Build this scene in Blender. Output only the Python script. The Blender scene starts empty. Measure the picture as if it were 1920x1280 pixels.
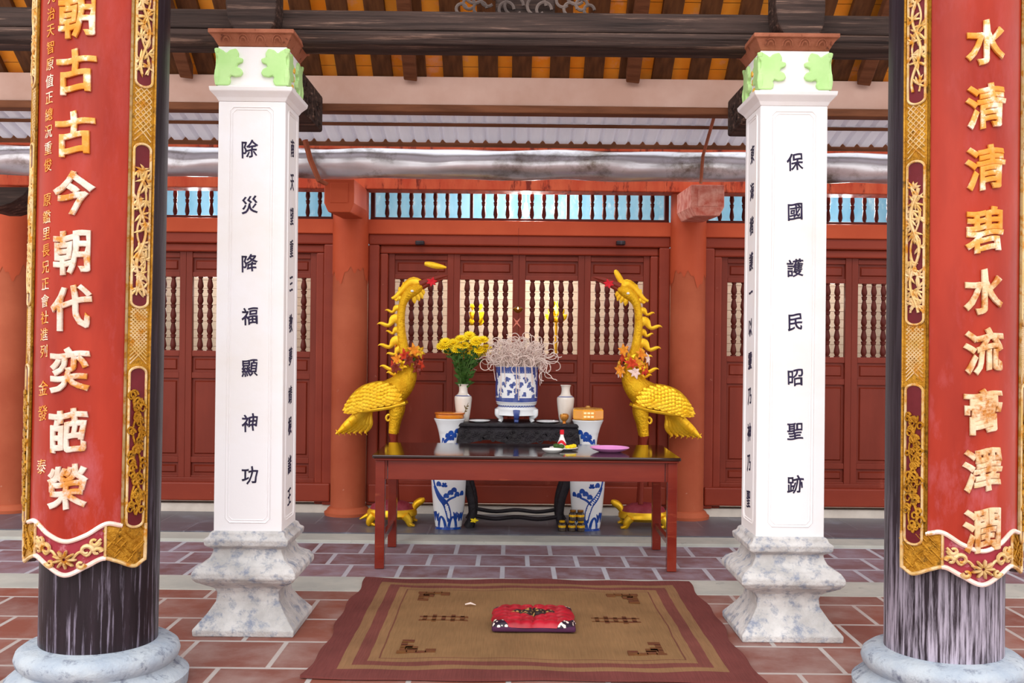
import bpy, bmesh, math, random
from math import sin, cos, pi, radians, sqrt, atan2
from mathutils import Vector, Matrix
random.seed(7)
S = bpy.context.scene
COL = S.collection

# ------------------------------------------------------------ camera, sky, sun, exposure
CAMZ = 1.5
ROLL = radians(0.6)
cam = bpy.data.cameras.new('camera')
cam.lens = 37.5; cam.sensor_width = 36; cam.clip_end = 200
camo = bpy.data.objects.new('camera', cam); COL.objects.link(camo)
camo.matrix_world = Matrix.Translation((0, 0, CAMZ)) @ Matrix.Rotation(radians(90), 4, 'X') @ Matrix.Rotation(ROLL, 4, 'Z')
S.camera = camo
w = bpy.data.worlds.new('sky'); S.world = w; w.use_nodes = True
nt = w.node_tree; bg = nt.nodes['Background']
tc = nt.nodes.new('ShaderNodeTexCoord'); sep = nt.nodes.new('ShaderNodeSeparateXYZ')
rp = nt.nodes.new('ShaderNodeValToRGB')
nt.links.new(tc.outputs['Generated'], sep.inputs[0]); nt.links.new(sep.outputs['Z'], rp.inputs[0]); nt.links.new(rp.outputs[0], bg.inputs[0])
rp.color_ramp.elements[0].position = 0.0; rp.color_ramp.elements[0].color = (1.0, 0.97, 0.94, 1)
rp.color_ramp.elements[1].position = 0.6; rp.color_ramp.elements[1].color = (0.93, 0.96, 1.0, 1)
bg.inputs[1].default_value = 1.25
sl = bpy.data.lights.new('sun', 'SUN'); sl.energy = 1.3; sl.angle = radians(50); sl.color = (1.0, 0.97, 0.93)
so = bpy.data.objects.new('sun', sl); COL.objects.link(so)
so.rotation_euler = (radians(55), 0, radians(-12))
S.view_settings.view_transform = 'Standard'; S.view_settings.look = 'None'
S.view_settings.gamma = 1; S.view_settings.use_curve_mapping = False
S.view_settings.exposure = 0.48

def at(px, py, Y):
    dx = (px - 960) / 2000.0; dy = (640 - py) / 2000.0
    c, s = cos(ROLL), sin(ROLL)
    return Vector((Y * (dx * c - dy * s), Y, CAMZ + Y * (dx * s + dy * c)))

# ------------------------------------------------------------ materials
def lin(h):
    h = h.lstrip('#'); r = []
    for i in (0, 2, 4):
        c = int(h[i:i + 2], 16) / 255
        r.append(c / 12.92 if c <= .04045 else ((c + .055) / 1.055) ** 2.4)
    return (*r, 1)

def M(name, base, c2=None, rough=.5, metal=0, scale=4, stretch=(1, 1, 1), lo=.35, hi=.65, bump=0, bscale=None,
      wear=None, wlo=.6, whi=.7, wscale=8, wstretch=None, coat=0, spec=.22, trans=0, wz=None):
    m = bpy.data.materials.new(name); m.use_nodes = True
    n = m.node_tree.nodes; l = m.node_tree.links; b = n['Principled BSDF']
    b.inputs['Roughness'].default_value = rough; b.inputs['Metallic'].default_value = metal
    b.inputs['Coat Weight'].default_value = coat; b.inputs['Specular IOR Level'].default_value = spec
    b.inputs['Coat Roughness'].default_value = .08
    b.inputs['Base Color'].default_value = lin(base)
    t = n.new('ShaderNodeTexCoord')
    def noise(sc, st, detail=5, rg=.6):
        mp = n.new('ShaderNodeMapping'); mp.inputs['Scale'].default_value = st
        l.new(t.outputs['Object'], mp.inputs[0])
        x = n.new('ShaderNodeTexNoise'); x.inputs['Scale'].default_value = sc
        x.inputs['Detail'].default_value = detail; x.inputs['Roughness'].default_value = rg
        l.new(mp.outputs[0], x.inputs['Vector']); return x
    out = None
    if c2:
        x = noise(scale, stretch); r = n.new('ShaderNodeValToRGB')
        r.color_ramp.elements[0].position = lo; r.color_ramp.elements[0].color = lin(base)
        r.color_ramp.elements[1].position = hi; r.color_ramp.elements[1].color = lin(c2)
        l.new(x.outputs[0], r.inputs[0]); out = r.outputs[0]
    if wear:
        x = noise(wscale, wstretch or stretch, 8, .7); r = n.new('ShaderNodeValToRGB')
        r.color_ramp.elements[0].position = wlo; r.color_ramp.elements[0].color = (0, 0, 0, 1)
        r.color_ramp.elements[1].position = whi; r.color_ramp.elements[1].color = (1, 1, 1, 1)
        l.new(x.outputs[0], r.inputs[0])
        mx = n.new('ShaderNodeMix'); mx.data_type = 'RGBA'
        fac = r.outputs[0]
        if wz:
            sz = n.new('ShaderNodeSeparateXYZ'); l.new(t.outputs['Object'], sz.inputs[0])
            mr = n.new('ShaderNodeMapRange'); mr.inputs[1].default_value = wz[0]; mr.inputs[2].default_value = wz[1]; mr.inputs[3].default_value = 1; mr.inputs[4].default_value = wz[2]
            l.new(sz.outputs['Z'], mr.inputs[0]); mu = n.new('ShaderNodeMath'); mu.operation = 'MULTIPLY'
            l.new(fac, mu.inputs[0]); l.new(mr.outputs[0], mu.inputs[1]); fac = mu.outputs[0]
        l.new(fac, mx.inputs[0])
        if out: l.new(out, mx.inputs[6])
        else: mx.inputs[6].default_value = lin(base)
        mx.inputs[7].default_value = lin(wear); out = mx.outputs[2]
    if out: l.new(out, b.inputs['Base Color'])
    if bump:
        x = noise(bscale or scale * 3, stretch, 6); bp = n.new('ShaderNodeBump')
        bp.inputs['Strength'].default_value = bump; bp.inputs['Distance'].default_value = .02
        l.new(x.outputs[0], bp.inputs['Height']); l.new(bp.outputs[0], b.inputs['Normal'])
    if trans:
        tr = n.new('ShaderNodeBsdfTranslucent'); tr.inputs[0].default_value = lin(base)
        ms = n.new('ShaderNodeMixShader'); ms.inputs[0].default_value = trans
        l.new(b.outputs[0], ms.inputs[1]); l.new(tr.outputs[0], ms.inputs[2])
        l.new(ms.outputs[0], n['Material Output'].inputs[0])
    return m

def emis(name, c, s):
    m = bpy.data.materials.new(name); m.use_nodes = True
    b = m.node_tree.nodes['Principled BSDF']
    b.inputs['Base Color'].default_value = lin(c); b.inputs['Emission Color'].default_value = lin(c)
    b.inputs['Emission Strength'].default_value = s
    return m

def brick_mat(name, c1, c2, mortar, bw, bh, msize, rough=.55, dust=None, dlo=.5, dhi=.75, dscale=2.5, off=.5, spec=.4):
    m = bpy.data.materials.new(name); m.use_nodes = True
    n = m.node_tree.nodes; l = m.node_tree.links; b = n['Principled BSDF']
    t = n.new('ShaderNodeTexCoord'); bt = n.new('ShaderNodeTexBrick')
    l.new(t.outputs['Object'], bt.inputs['Vector'])
    bt.inputs['Color1'].default_value = lin(c1); bt.inputs['Color2'].default_value = lin(c2)
    bt.inputs['Mortar'].default_value = lin(mortar)
    bt.inputs['Scale'].default_value = 1; bt.inputs['Mortar Size'].default_value = msize
    bt.inputs['Brick Width'].default_value = bw; bt.inputs['Row Height'].default_value = bh
    bt.inputs['Mortar Smooth'].default_value = .3; bt.offset = off
    x = n.new('ShaderNodeTexNoise'); x.inputs['Scale'].default_value = dscale; x.inputs['Detail'].default_value = 8; x.inputs['Roughness'].default_value = .65
    l.new(t.outputs['Object'], x.inputs['Vector'])
    r = n.new('ShaderNodeValToRGB'); r.color_ramp.elements[0].position = dlo; r.color_ramp.elements[1].position = dhi
    r.color_ramp.elements[0].color = (0, 0, 0, 1); r.color_ramp.elements[1].color = (.75, .75, .75, 1)
    l.new(x.outputs[0], r.inputs[0])
    mx = n.new('ShaderNodeMix'); mx.data_type = 'RGBA'
    l.new(r.outputs[0], mx.inputs[0]); l.new(bt.outputs[0], mx.inputs[6]); mx.inputs[7].default_value = lin(dust or mortar)
    l.new(mx.outputs[2], b.inputs['Base Color'])
    b.inputs['Roughness'].default_value = rough; b.inputs['Specular IOR Level'].default_value = spec
    bp = n.new('ShaderNodeBump'); bp.inputs['Strength'].default_value = .35; bp.inputs['Distance'].default_value = .01; bp.invert = True
    l.new(bt.outputs['Fac'], bp.inputs['Height']); l.new(bp.outputs[0], b.inputs['Normal'])
    return m

RED = M('door_red_paint', '#6c2516', '#7e2f1f', rough=.42, scale=3, stretch=(1, 1, .25), bump=.05, bscale=40, wear='#8e4434', wlo=.62, whi=.75, wscale=6)
REDFR = M('frame_red_paint', '#7a2a1a', '#883421', rough=.4, scale=2, stretch=(.5, 1, 1), wear='#b58470', wlo=.68, whi=.74, wscale=14)
REDDK = M('baluster_red_paint', '#4c160e', '#5e2016', rough=.5)
ORANGE = M('orange_red_paint', '#b8502f', '#ab4527', rough=.6, scale=2)
FASCIA = M('fascia_red_paint', '#a83c22', '#bb5636', rough=.6, scale=3, stretch=(3, 1, 1), wear='#6e2214', wlo=.54, whi=.62, wscale=3, wstretch=(4, 1, 1))
WCOL = M('terracotta_column_paint', '#9a452a', '#b05a3c', rough=.65, scale=1.4, wear='#caa08e', wlo=.66, whi=.71, wscale=9, bump=.06, bscale=25, wz=(.0, .7, .15))
WHITE = M('white_limewash', '#f0ecee', '#eae2dc', rough=.85, scale=1.7, lo=.45, hi=.75, bump=.08, bscale=14, wear='#b9aca6', wlo=.7, whi=.8, wscale=16)
WHITE2 = M('white_panel_limewash', '#f7f6f8', '#f3f1f2', rough=.85, scale=1.4, bump=.04, bscale=14)
STONE = M('worn_limewashed_stone', '#d4d0ce', '#b4b0ae', rough=.9, scale=5, lo=.38, hi=.62, wear='#8a90a0', wlo=.5, whi=.64, wscale=16, bump=.6, bscale=30)
BLUESTONE = M('grey_blue_stone', '#98a3b2', '#b4bbc2', rough=.8, scale=7, wear='#6c7282', wlo=.52, whi=.64, wscale=11, bump=.4, bscale=40)
GREEN = M('pale_green_paint', '#bfe39c', '#b0da8c', rough=.7, scale=6)
GREEN2 = M('yellow_paint', '#e8b84e', rough=.7)
TERRA = M('carved_brown_stone', '#a8674e', '#95573f', rough=.8, scale=9, wear='#6b3b2c', wlo=.6, whi=.66, wscale=18, bump=.3, bscale=40)
INK = M('ink_blue_black', '#2a2438', '#352c4a', rough=.8, scale=25)
BLACKWOOD = M('black_lacquer_wood', '#1f181d', '#2e242b', rough=.38, scale=7, stretch=(3, 3, .18), wear='#9a90a4', wlo=.52, whi=.66, wscale=7, wstretch=(7, 7, .3), bump=.12, bscale=20, wz=(.0, .8, .1))
BLACKWORN = M('scuffed_black_lacquer_wood', '#221a20', '#332831', rough=.5, scale=7, stretch=(3, 3, .18), wear='#b0a6b6', wlo=.44, whi=.58, wscale=7, wstretch=(8, 8, .35), bump=.15, bscale=20, wz=(.05, .75, .04))
DARKWOOD = M('weathered_dark_wood', '#241a18', '#4e3c36', rough=.7, scale=3, stretch=(.4, 6, 12), wear='#8a6c5e', wlo=.56, whi=.68, wscale=3, wstretch=(.5, 6, 12), bump=.4, bscale=10)
GREYWOOD = M('weathered_grey_wood', '#4a3f3c', '#6d5e58', rough=.8, scale=6, bump=.3)
BROWNWOOD = M('brown_rafter_wood', '#3e2312', '#6a4124', rough=.6, scale=5, stretch=(3, .3, 1), bump=.15)
BROWN2 = M('mid_brown_wood', '#7a4a30', '#5e3620', rough=.7, scale=4, stretch=(.6, 4, 4), bump=.15)
TILE = M('orange_roof_tile', '#f58e1c', '#f8a63a', rough=.6, scale=3, wear='#f0a070', wlo=.55, whi=.65, wscale=4)
PLASTER = M('pinkish_beam_plaster', '#c6a497', '#b89384', rough=.85, scale=2.2, wear='#9c7f70', wlo=.66, whi=.74, wscale=5)
SHEET = M('corrugated_white_sheet', '#e6e4ec', '#cfccd8', rough=.6, scale=2, stretch=(2, .3, 1), trans=.15, wear='#a8866a', wlo=.7, whi=.78, wscale=5)
TIN = M('silver_gutter_tin', '#e6e3e8', '#c6c2c8', rough=.3, metal=.75, scale=2.5, stretch=(.6, 1, 1), wear='#7c7068', wlo=.52, whi=.68, wscale=3, wstretch=(.8, 1, 1), bump=.15, bscale=5)
RUST = M('rust_red_iron', '#8a4a32', '#a4583c', rough=.7, scale=8)
REDLAC = M('red_lacquer_board', '#8c2212', '#a4301c', rough=.36, scale=2.2, stretch=(2, 2, .5), wear='#b8626a', wlo=.5, whi=.72, wscale=3, wstretch=(2, 2, .7), wz=(.2, 1.6, .2))
MAROON = M('maroon_lacquer', '#561016', '#6a1c24', rough=.45, scale=5, wear='#7e4668', wlo=.6, whi=.75, wscale=4)
ROSE = M('faded_rose_lacquer', '#98303c', '#8a2832', rough=.55, scale=6, wear='#cc8e9a', wlo=.55, whi=.7, wscale=8)
GILT = M('aged_gilt', '#a06a14', '#c08a28', rough=.4, metal=.4, scale=12, wear='#6a4814', wlo=.54, whi=.66, wscale=30, bump=.6, bscale=50)
GILT2 = M('pale_gilt_relief', '#c9a25c', '#dcbf94', rough=.45, metal=.2, scale=14, wear='#c07e22', wlo=.5, whi=.62, wscale=22, bump=.15, bscale=60)
RIM = M('pale_pink_rim', '#efdcd4', '#e3bfae', rough=.6, scale=12, wear='#d49a54', wlo=.6, whi=.68, wscale=14)
CHARG = M('worn_gilt_character', '#d8872a', '#e0a860', rough=.45, metal=.1, scale=9, lo=.4, hi=.6, wear='#ecd2be', wlo=.52, whi=.6, wscale=9, bump=.2, bscale=60)
CHARW = M('whitened_gilt_character', '#d2b8a4', '#e2d2c6', rough=.55, scale=14, wear='#c88236', wlo=.5, whi=.6, wscale=12, bump=.3, bscale=50)
CHARP = M('pale_gilt_character', '#d6b080', '#e4ccb0', rough=.5, scale=14, wear='#b87430', wlo=.48, whi=.6, wscale=13, bump=.3, bscale=50)
GOLD = M('bright_gold_paint', '#d69a12', '#e8b622', rough=.3, metal=.55, scale=16, bump=.6, bscale=60)
GOLDS = M('smooth_gold_paint', '#e6aa16', '#f0c234', rough=.28, metal=.55, scale=8, bump=.15, bscale=60)
BEAK = M('red_brown_lacquer', '#7a2a1c', rough=.35)
REDRIB = M('red_ribbon', '#d01828', rough=.5)
TABLE = M('red_mahogany', '#6a1a10', '#7e2a1a', rough=.25, scale=3, stretch=(.4, 2, 2), coat=.35, wear='#9c4a30', wlo=.58, whi=.7, wscale=2.5, wstretch=(.5, 2, 3))
TTOP = M('dark_polished_tabletop', '#220b08', '#2c100c', rough=.1, scale=2, stretch=(.4, 2, 2), coat=.6)
BLACKC = M('black_carved_wood', '#1d191c', '#29242a', rough=.45, scale=9, bump=.7, bscale=26)
PORC = M('white_porcelain', '#e8e8ea', '#dfe2e6', rough=.12, scale=3, coat=.5)
PORCW = M('cream_porcelain', '#e0d6cc', '#d8cec4', rough=.15, scale=4, coat=.5)
BLUE = M('cobalt_blue_glaze', '#1e4fa8', '#173a88', rough=.15, scale=20, coat=.5)
BLUE2 = M('soft_indigo_glaze', '#4d5c9c', '#384a8c', rough=.15, scale=20, coat=.5)
AMBER = M('amber_orange_tin', '#d9761e', '#e08a2a', rough=.15, scale=4, coat=.6)
YELTIN = M('yellow_orange_tin', '#eea51e', '#e89014', rough=.15, scale=4, coat=.6)
PINK = M('pink_plastic', '#e89ad8', '#e48fd2', rough=.3, scale=3)
WHITEC = M('white_ceramic', '#ececea', rough=.2)
YEL = M('yellow_petal', '#f4cf10', '#f7dc28', rough=.6, scale=30)
LEAF = M('dark_green_leaf', '#2c4a1c', '#44682a', rough=.5, scale=20)
STEM = M('green_stem', '#4d6a30', rough=.6)
COIL = M('pale_incense_ash', '#e4d2c8', '#d6bfb6', rough=.9, scale=20)
PETALR = M('red_petal', '#b8281c', '#d84a24', rough=.6, scale=30)
PETALO = M('orange_petal', '#e0781c', '#e8a030', rough=.6, scale=30)
PETALW = M('pale_pink_petal', '#eecfc4', rough=.6)
SHELLRED = M('red_lacquer_shell', '#7c2430', '#8e3a46', rough=.4, scale=16, bump=.3)
GLASSD = M('dark_amber_glass', '#2e2620', '#4a3c30', rough=.12, scale=12, coat=.5)
CREAMW = M('cream_matting', '#c8bba6', '#aca08c', rough=.9, scale=30, stretch=(1, 1, 6), lo=.3, hi=.7)
BLUEW = M('pale_blue_wall_paint', '#7fb4cb', '#6aa4c0', rough=.9, scale=5, stretch=(1.5, 1, .6), wear='#b4d6e0', wlo=.55, whi=.7, wscale=4)
PINKS = M('salmon_paper', '#d07a66', rough=.7)
BRASS = M('brass', '#8c5a1c', '#a66c22', rough=.3, metal=.7)
MORTAR = M('pale_stone_edging', '#b9b7ae', '#a5a59f', rough=.8, scale=3, wear='#8c8c88', wlo=.62, whi=.72, wscale=8, bump=.1)
CUSHBASE = M('dark_purple_cotton', '#4a2440', rough=.85)

# ------------------------------------------------------------ mesh builder
ORG = {}
class MB:
    def __init__(s): s.v = []; s.f = []
    def add(s, vs, fs):
        o = len(s.v); s.v += [tuple(p) for p in vs]; s.f += [tuple(i + o for i in q) for q in fs]; return s
    def box(s, x0, x1, y0, y1, z0, z1):
        return s.add([(x0, y0, z0), (x1, y0, z0), (x1, y1, z0), (x0, y1, z0), (x0, y0, z1), (x1, y0, z1), (x1, y1, z1), (x0, y1, z1)],
                     [(0, 3, 2, 1), (4, 5, 6, 7), (0, 1, 5, 4), (1, 2, 6, 5), (2, 3, 7, 6), (3, 0, 4, 7)])
    def boxc(s, c, d): return s.box(c[0] - d[0] / 2, c[0] + d[0] / 2, c[1] - d[1] / 2, c[1] + d[1] / 2, c[2] - d[2] / 2, c[2] + d[2] / 2)
    def loft(s, rings, cap=True, closed=True):
        o = len(s.v); n = len(rings[0])
        for r in rings: s.v += [tuple(p) for p in r]
        for i in range(len(rings) - 1):
            for j in range(n if closed else n - 1):
                a = o + i * n + j; b = o + i * n + (j + 1) % n
                s.f.append((a, b, b + n, a + n))
        if cap and closed:
            s.f.append(tuple(o + j for j in reversed(range(n)))); s.f.append(tuple(o + (len(rings) - 1) * n + j for j in range(n)))
        return s
    def lathe(s, prof, seg=32, c=(0, 0, 0), cap=True, sx=1, sy=1, ph=0):
        return s.loft([[(c[0] + r * sx * cos(2 * pi * j / seg + ph), c[1] + r * sy * sin(2 * pi * j / seg + ph), c[2] + z) for j in range(seg)] for r, z in prof], cap)
    def square(s, prof, cx, cy):
        return s.loft([[(cx - h, cy - h, z), (cx + h, cy - h, z), (cx + h, cy + h, z), (cx - h, cy + h, z)] for h, z in prof])
    def sweep(s, pts, rad, seg=8, ref=None, cap=True):
        pts = [Vector(p) for p in pts]; n = len(pts)
        if not isinstance(rad, (list, tuple)): rad = [rad] * n
        rad = [(r, r) if not isinstance(r, (tuple, list)) else r for r in rad]
        N = None; rings = []
        for i in range(n):
            t = (pts[min(i + 1, n - 1)] - pts[max(i - 1, 0)])
            t = t.normalized() if t.length > 1e-9 else Vector((0, 0, 1))
            if N is None:
                N = Vector(ref) if ref else (Vector((0, 1, 0)) if abs(t.y) < .9 else Vector((1, 0, 0)))
            N = N - t * N.dot(t); N = N.normalized() if N.length > 1e-9 else t.orthogonal().normalized()
            B = t.cross(N)
            a, b = rad[i]
            rings.append([pts[i] + N * (a * cos(2 * pi * j / seg)) + B * (b * sin(2 * pi * j / seg)) for j in range(seg)])
        return s.loft(rings, cap)
    def prism(s, outline, axis, t0, t1):
        n = len(outline)
        def P(u, v, t): return (u, t, v) if axis == 'y' else ((t, u, v) if axis == 'x' else (u, v, t))
        o = len(s.v)
        s.v += [P(u, v, t0) for u, v in outline] + [P(u, v, t1) for u, v in outline]
        s.f += [tuple(o + i for i in range(n)), tuple(o + n + i for i in reversed(range(n)))]
        s.f += [(o + i, o + n + i, o + n + (i + 1) % n, o + (i + 1) % n) for i in range(n)]
        return s
    def mesh(s, mesh, f):
        return s.add([f(v.co) for v in mesh.vertices], [tuple(p.vertices) for p in mesh.polygons])
    def build(s, name, mat, parent=None, smooth=False, bevel=0, subsurf=0, loc=None, angle=40):
        org = Vector(loc) if loc is not None else (ORG[parent.name] if parent else Vector((0, 0, 0)))
        me = bpy.data.meshes.new(name); me.from_pydata([(Vector(p) - org)[:] for p in s.v], [], s.f); me.update()
        bm = bmesh.new(); bm.from_mesh(me); bmesh.ops.recalc_face_normals(bm, faces=bm.faces); bm.to_mesh(me); bm.free()
        me.materials.append(mat)
        o = bpy.data.objects.new(name, me); COL.objects.link(o)
        if smooth:
            me.polygons.foreach_set('use_smooth', [True] * len(me.polygons))
            try: me.set_sharp_from_angle(angle=radians(angle))
            except Exception: pass
        if parent: o.parent = parent
        elif loc is not None: o.location = org
        ORG[o.name] = org
        if bevel:
            b = o.modifiers.new('b', 'BEVEL'); b.width = bevel; b.segments = 2; b.limit_method = 'ANGLE'
        if subsurf:
            b = o.modifiers.new('s', 'SUBSURF'); b.levels = subsurf; b.render_levels = subsurf
        return o

def tag(o, label, cat, group=None, kind=None):
    if label: o['label'] = label
    if cat: o['category'] = cat
    if group: o['group'] = group
    if kind: o['kind'] = kind
    return o
def structure(o): o['kind'] = 'structure'; return o
def thing(name, loc, label=None, cat=None, group=None):
    o = bpy.data.objects.new(name, None); COL.objects.link(o); o.location = loc; ORG[o.name] = Vector(loc); o.empty_display_size = .1
    return tag(o, label, cat, group)
def copy_tree(o, parent=None):
    c = o.copy(); COL.objects.link(c); ORG[c.name] = ORG[o.name]
    if parent: c.parent = parent
    for ch in list(o.children): copy_tree(ch, c)
    return c
def cr(P, n):
    P = [tuple(p) for p in P]; out = []; m = len(P) - 1
    for k in range(n):
        t = k / (n - 1) * m; i = min(int(t), m - 1); u = t - i
        p0, p1, p2, p3 = P[max(i - 1, 0)], P[i], P[i + 1], P[min(i + 2, m)]
        out.append(tuple(.5 * (2 * b + (c - a) * u + (2 * a - 5 * b + 4 * c - d) * u * u + (3 * b - a - 3 * c + d) * u ** 3) for a, b, c, d in zip(p0, p1, p2, p3)))
    return out

_gl = {}
def glyph(ch, offset=.012, extrude=.03, bevel=.015):
    """a character mesh centred on its box, 1 unit high, with brush-like slant"""
    k = (ch, offset, extrude, bevel)
    if k in _gl: return _gl[k]
    c = bpy.data.curves.new('glyph', 'FONT'); c.body = ch; c.offset = offset; c.extrude = extrude; c.bevel_depth = bevel; c.bevel_resolution = 1; c.resolution_u = 3
    o = bpy.data.objects.new('glyph', c); COL.objects.link(o); bpy.context.view_layer.update()
    dg = bpy.context.evaluated_depsgraph_get()
    me = bpy.data.meshes.new_from_object(o.evaluated_get(dg))
    bpy.data.objects.remove(o); bpy.data.curves.remove(c)
    bm = bmesh.new(); bm.from_mesh(me); bmesh.ops.remove_doubles(bm, verts=bm.verts, dist=1e-4)
    for i in range(1, 12):
        g = bm.verts[:] + bm.edges[:] + bm.faces[:]
        bmesh.ops.bisect_plane(bm, geom=g, plane_co=(i / 12, 0, 0), plane_no=(1, 0, 0))
    xs = [v.co.x for v in bm.verts]; ys = [v.co.y for v in bm.verts]
    cx, cy = (min(xs) + max(xs)) / 2, (min(ys) + max(ys)) / 2
    for v in bm.verts:
        x, y = v.co.x - cx, v.co.y - cy
        x2 = x * (1 + .05 * sin(7 * y)) + .015 * sin(9 * y); y2 = y + .10 * x + .02 * sin(8 * x)
        v.co.x, v.co.y = x2, y2
    bm.to_mesh(me); bm.free(); _gl[k] = me
    return me

# ------------------------------------------------------------ setting: floor
XL, XR = -6.0, 6.2
YS0, YS1 = 6.36, 6.74        # pale stone sill between the two halls
YD0, YD1 = 7.87, 8.14        # pale edging of the inner step
f = MB().add([(XL, -2, 0), (XR, -2, 0), (XR, YS0, 0), (XL, YS0, 0)], [(0, 1, 2, 3)])
structure(f.build('floor', brick_mat('red_clay_tile', '#8c5040', '#784338', '#b8b0ac', .44, .43, .014, dust='#a8948e', dlo=.42, dhi=.75), loc=(0, -2.02 + .0, 0)))
f = MB().add([(XL, YS1, 0), (XR, YS1, 0), (XR, YD0, 0), (XL, YD0, 0)], [(0, 1, 2, 3)])
structure(f.build('floor', brick_mat('dusty_purple_brick', '#6e4a4c', '#84646a', '#b4b4bc', .335, .375, .018, dust='#a09aaa', dlo=.4, dhi=.75, dscale=5), loc=(0.12, YS1, 0)))
structure(MB().box(XL, XR, YS0, YS1, -.05, .004).build('trim_1', MORTAR, bevel=.004))
structure(MB().box(XL, XR, YD0, YD1, -.05, .022).build('trim_2', MORTAR, bevel=.006))
f = MB().box(XL, XR, YD1, 9.3, -.05, .03)
structure(f.build('floor', brick_mat('dark_grey_tile', '#5f5d66', '#55525c', '#6d6c74', .62, .48, .008, dust='#8f96a8', dlo=.52, dhi=.78, dscale=3, rough=.35), loc=(.3, YD1 - .1, 0)))
structure(MB().box(XL, XR, 9.3, 11, -.05, .1).build('floor', M('inner_hall_floor', '#8a5a48', rough=.7)))

# ------------------------------------------------------------ setting: doors and the wall above them
YW = 9.1
def Zw(py): return CAMZ + (640 - py) / 2000 * YW
PX = YW / 2000
BAY = 2.84; CX = .055
HALF = 1.115
def baluster(name, mat, z0, z1, r, parent, x, y, n):
    key = (mat.name, round(z0, 3), round(z1, 3), r)
    if key in _bal:
        o = bpy.data.objects.new(name, _bal[key]); COL.objects.link(o); o.parent = parent; o.location = Vector((x, y, 0)) - ORG[parent.name]; ORG[o.name] = Vector((x, y, 0)); return o
    h = z1 - z0; prof = [(r * .95, z0)]
    for k in range(n):
        a = z0 + h * k / n; d = h / n
        prof += [(r * .95, a + d * .06), (r * .95, a + d * .1), (r * .6, a + d * .13), (r * .75, a + d * .2), (r * 1.0, a + d * .34), (r * .92, a + d * .5), (r * .55, a + d * .86), (r * .8, a + d * .9), (r * .8, a + d * .96)]
    prof.append((r * .95, z1))
    m = MB().lathe(prof, 10, (x, y, 0))
    o = m.build(name, mat, parent, smooth=True)
    # re-origin so that copies share this mesh
    d = Vector((x, y, 0)) - ORG[parent.name]
    o.data.transform(Matrix.Translation(-d)); o.location = d; ORG[o.name] = Vector((x, y, 0)); _bal[key] = o.data
    return o
_bal = {}

def door(num, cx):
    root = thing('door_%d' % num, (cx, YW, .1)); structure(root)
    x0, x1 = cx - HALF, cx + HALF
    zt, zb = Zw(478), Zw(912)
    fr = MB()
    FW = .165
    # stepped frame: outer fascia, then inner quirk, mitred corners
    for (a, b, y0, y1) in ((FW, .07, YW - .07, YW + .1), (.07, 0, YW - .035, YW + .1)):
        X0, X1, x0i, x1i = x0 - a, x1 + a, x0 - b, x1 + b
        fr.box(X0, x0i, y0, y1, .1, zt + b); fr.box(x1i, X1, y0, y1, .1, zt + b)
        fr.box(X0, X1, y0, y1, zt + b, zt + a)
    fr.build('door_frame', REDFR, root, bevel=.012)
    MB().box(x0 - FW + .02, x1 + FW - .02, YW - .1, YW + .1, Zw(941), Zw(907)).build('threshold', REDFR, root, bevel=.012)
    MB().box(x0, x1, YW - .02, YW + .1, Zw(912), Zw(900)).build('bottom_rail', RED, root, bevel=.006)
    if num == 1:
        for px in (788, 1163):
            p = at(px, 456, YW - .07); MB().boxc((p.x, YW - .1, p.z), (.075, .07, .035)).build('hinge_block', BLACKWOOD, root, bevel=.008)
    lw = (x1 - x0) / 4
    for k in range(4):
        a, b = x0 + k * lw + .0001, x0 + (k + 1) * lw - .0001
        lf = MB(); ys0, ys1 = YW + .0, YW + .05
        sw = .054
        zs = [(Zw(480), Zw(489)), (Zw(516), Zw(525)), (Zw(663), Zw(674)), (Zw(704), Zw(715)), (Zw(862), Zw(873)), (Zw(897), zb)]
        lf.box(a, a + sw, ys0, ys1, zb, zt + .006); lf.box(b - sw, b, ys0, ys1, zb, zt + .006)
        lf.box(a + .002, b - .002, ys0 + .02, ys1 + .01, zt - .01, zt + .03)
        for t, u in zs: lf.box(a + sw, b - sw, ys0 + .004, ys1, min(t, u), max(t, u))
        leaf = lf.build('door_leaf', RED, root, bevel=.004)
        for t, u in ((489, 516), (674, 704), (715, 862), (873, 897)):
            z0, z1 = Zw(u), Zw(t); A, B = a + sw, b - sw; g = .02
            pn = MB().box(A, B, YW + .026, YW + .045, z0, z1)
            pn.loft([[(A + g, YW + .028, z0 + g), (B - g, YW + .028, z0 + g), (B - g, YW + .028, z1 - g), (A + g, YW + .028, z1 - g)],
                     [(A + g + .012, YW + .014, z0 + g + .012), (B - g - .012, YW + .014, z0 + g + .012), (B - g - .012, YW + .014, z1 - g - .012), (A + g + .012, YW + .014, z1 - g - .012)]])
            pn.build('panel', RED, leaf)
        n = 5; A, B = a + sw, b - sw; sp = (B - A) / 5.5
        for i in range(n):
            x = (A + B) / 2 + (i - 2) * sp
            baluster('baluster', REDDK, Zw(664), Zw(524), .0265, leaf, x, YW + .03, 5)
        wr = MB()
        for i in range(9):
            z = Zw(655) + (Zw(530) - Zw(655)) * i / 8
            wr.box(A - .005, B + .005, YW + .062, YW + .065, z - .0015, z + .0015)
        wr.build('wire_mesh', BROWN2, leaf)
    return root
for num, cx in ((1, CX), (2, CX - BAY), (3, CX + BAY)): door(num, cx)
# bays further left and right only show slivers: plain closed wall of the same timber
for nm, a, b in (('wall_left', XL, CX - 1.5 * BAY), ('wall_right', CX + 1.5 * BAY, XR)):
    structure(MB().box(a, b, YW, YW + .1, .1, 2.92).build(nm, RED))

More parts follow.
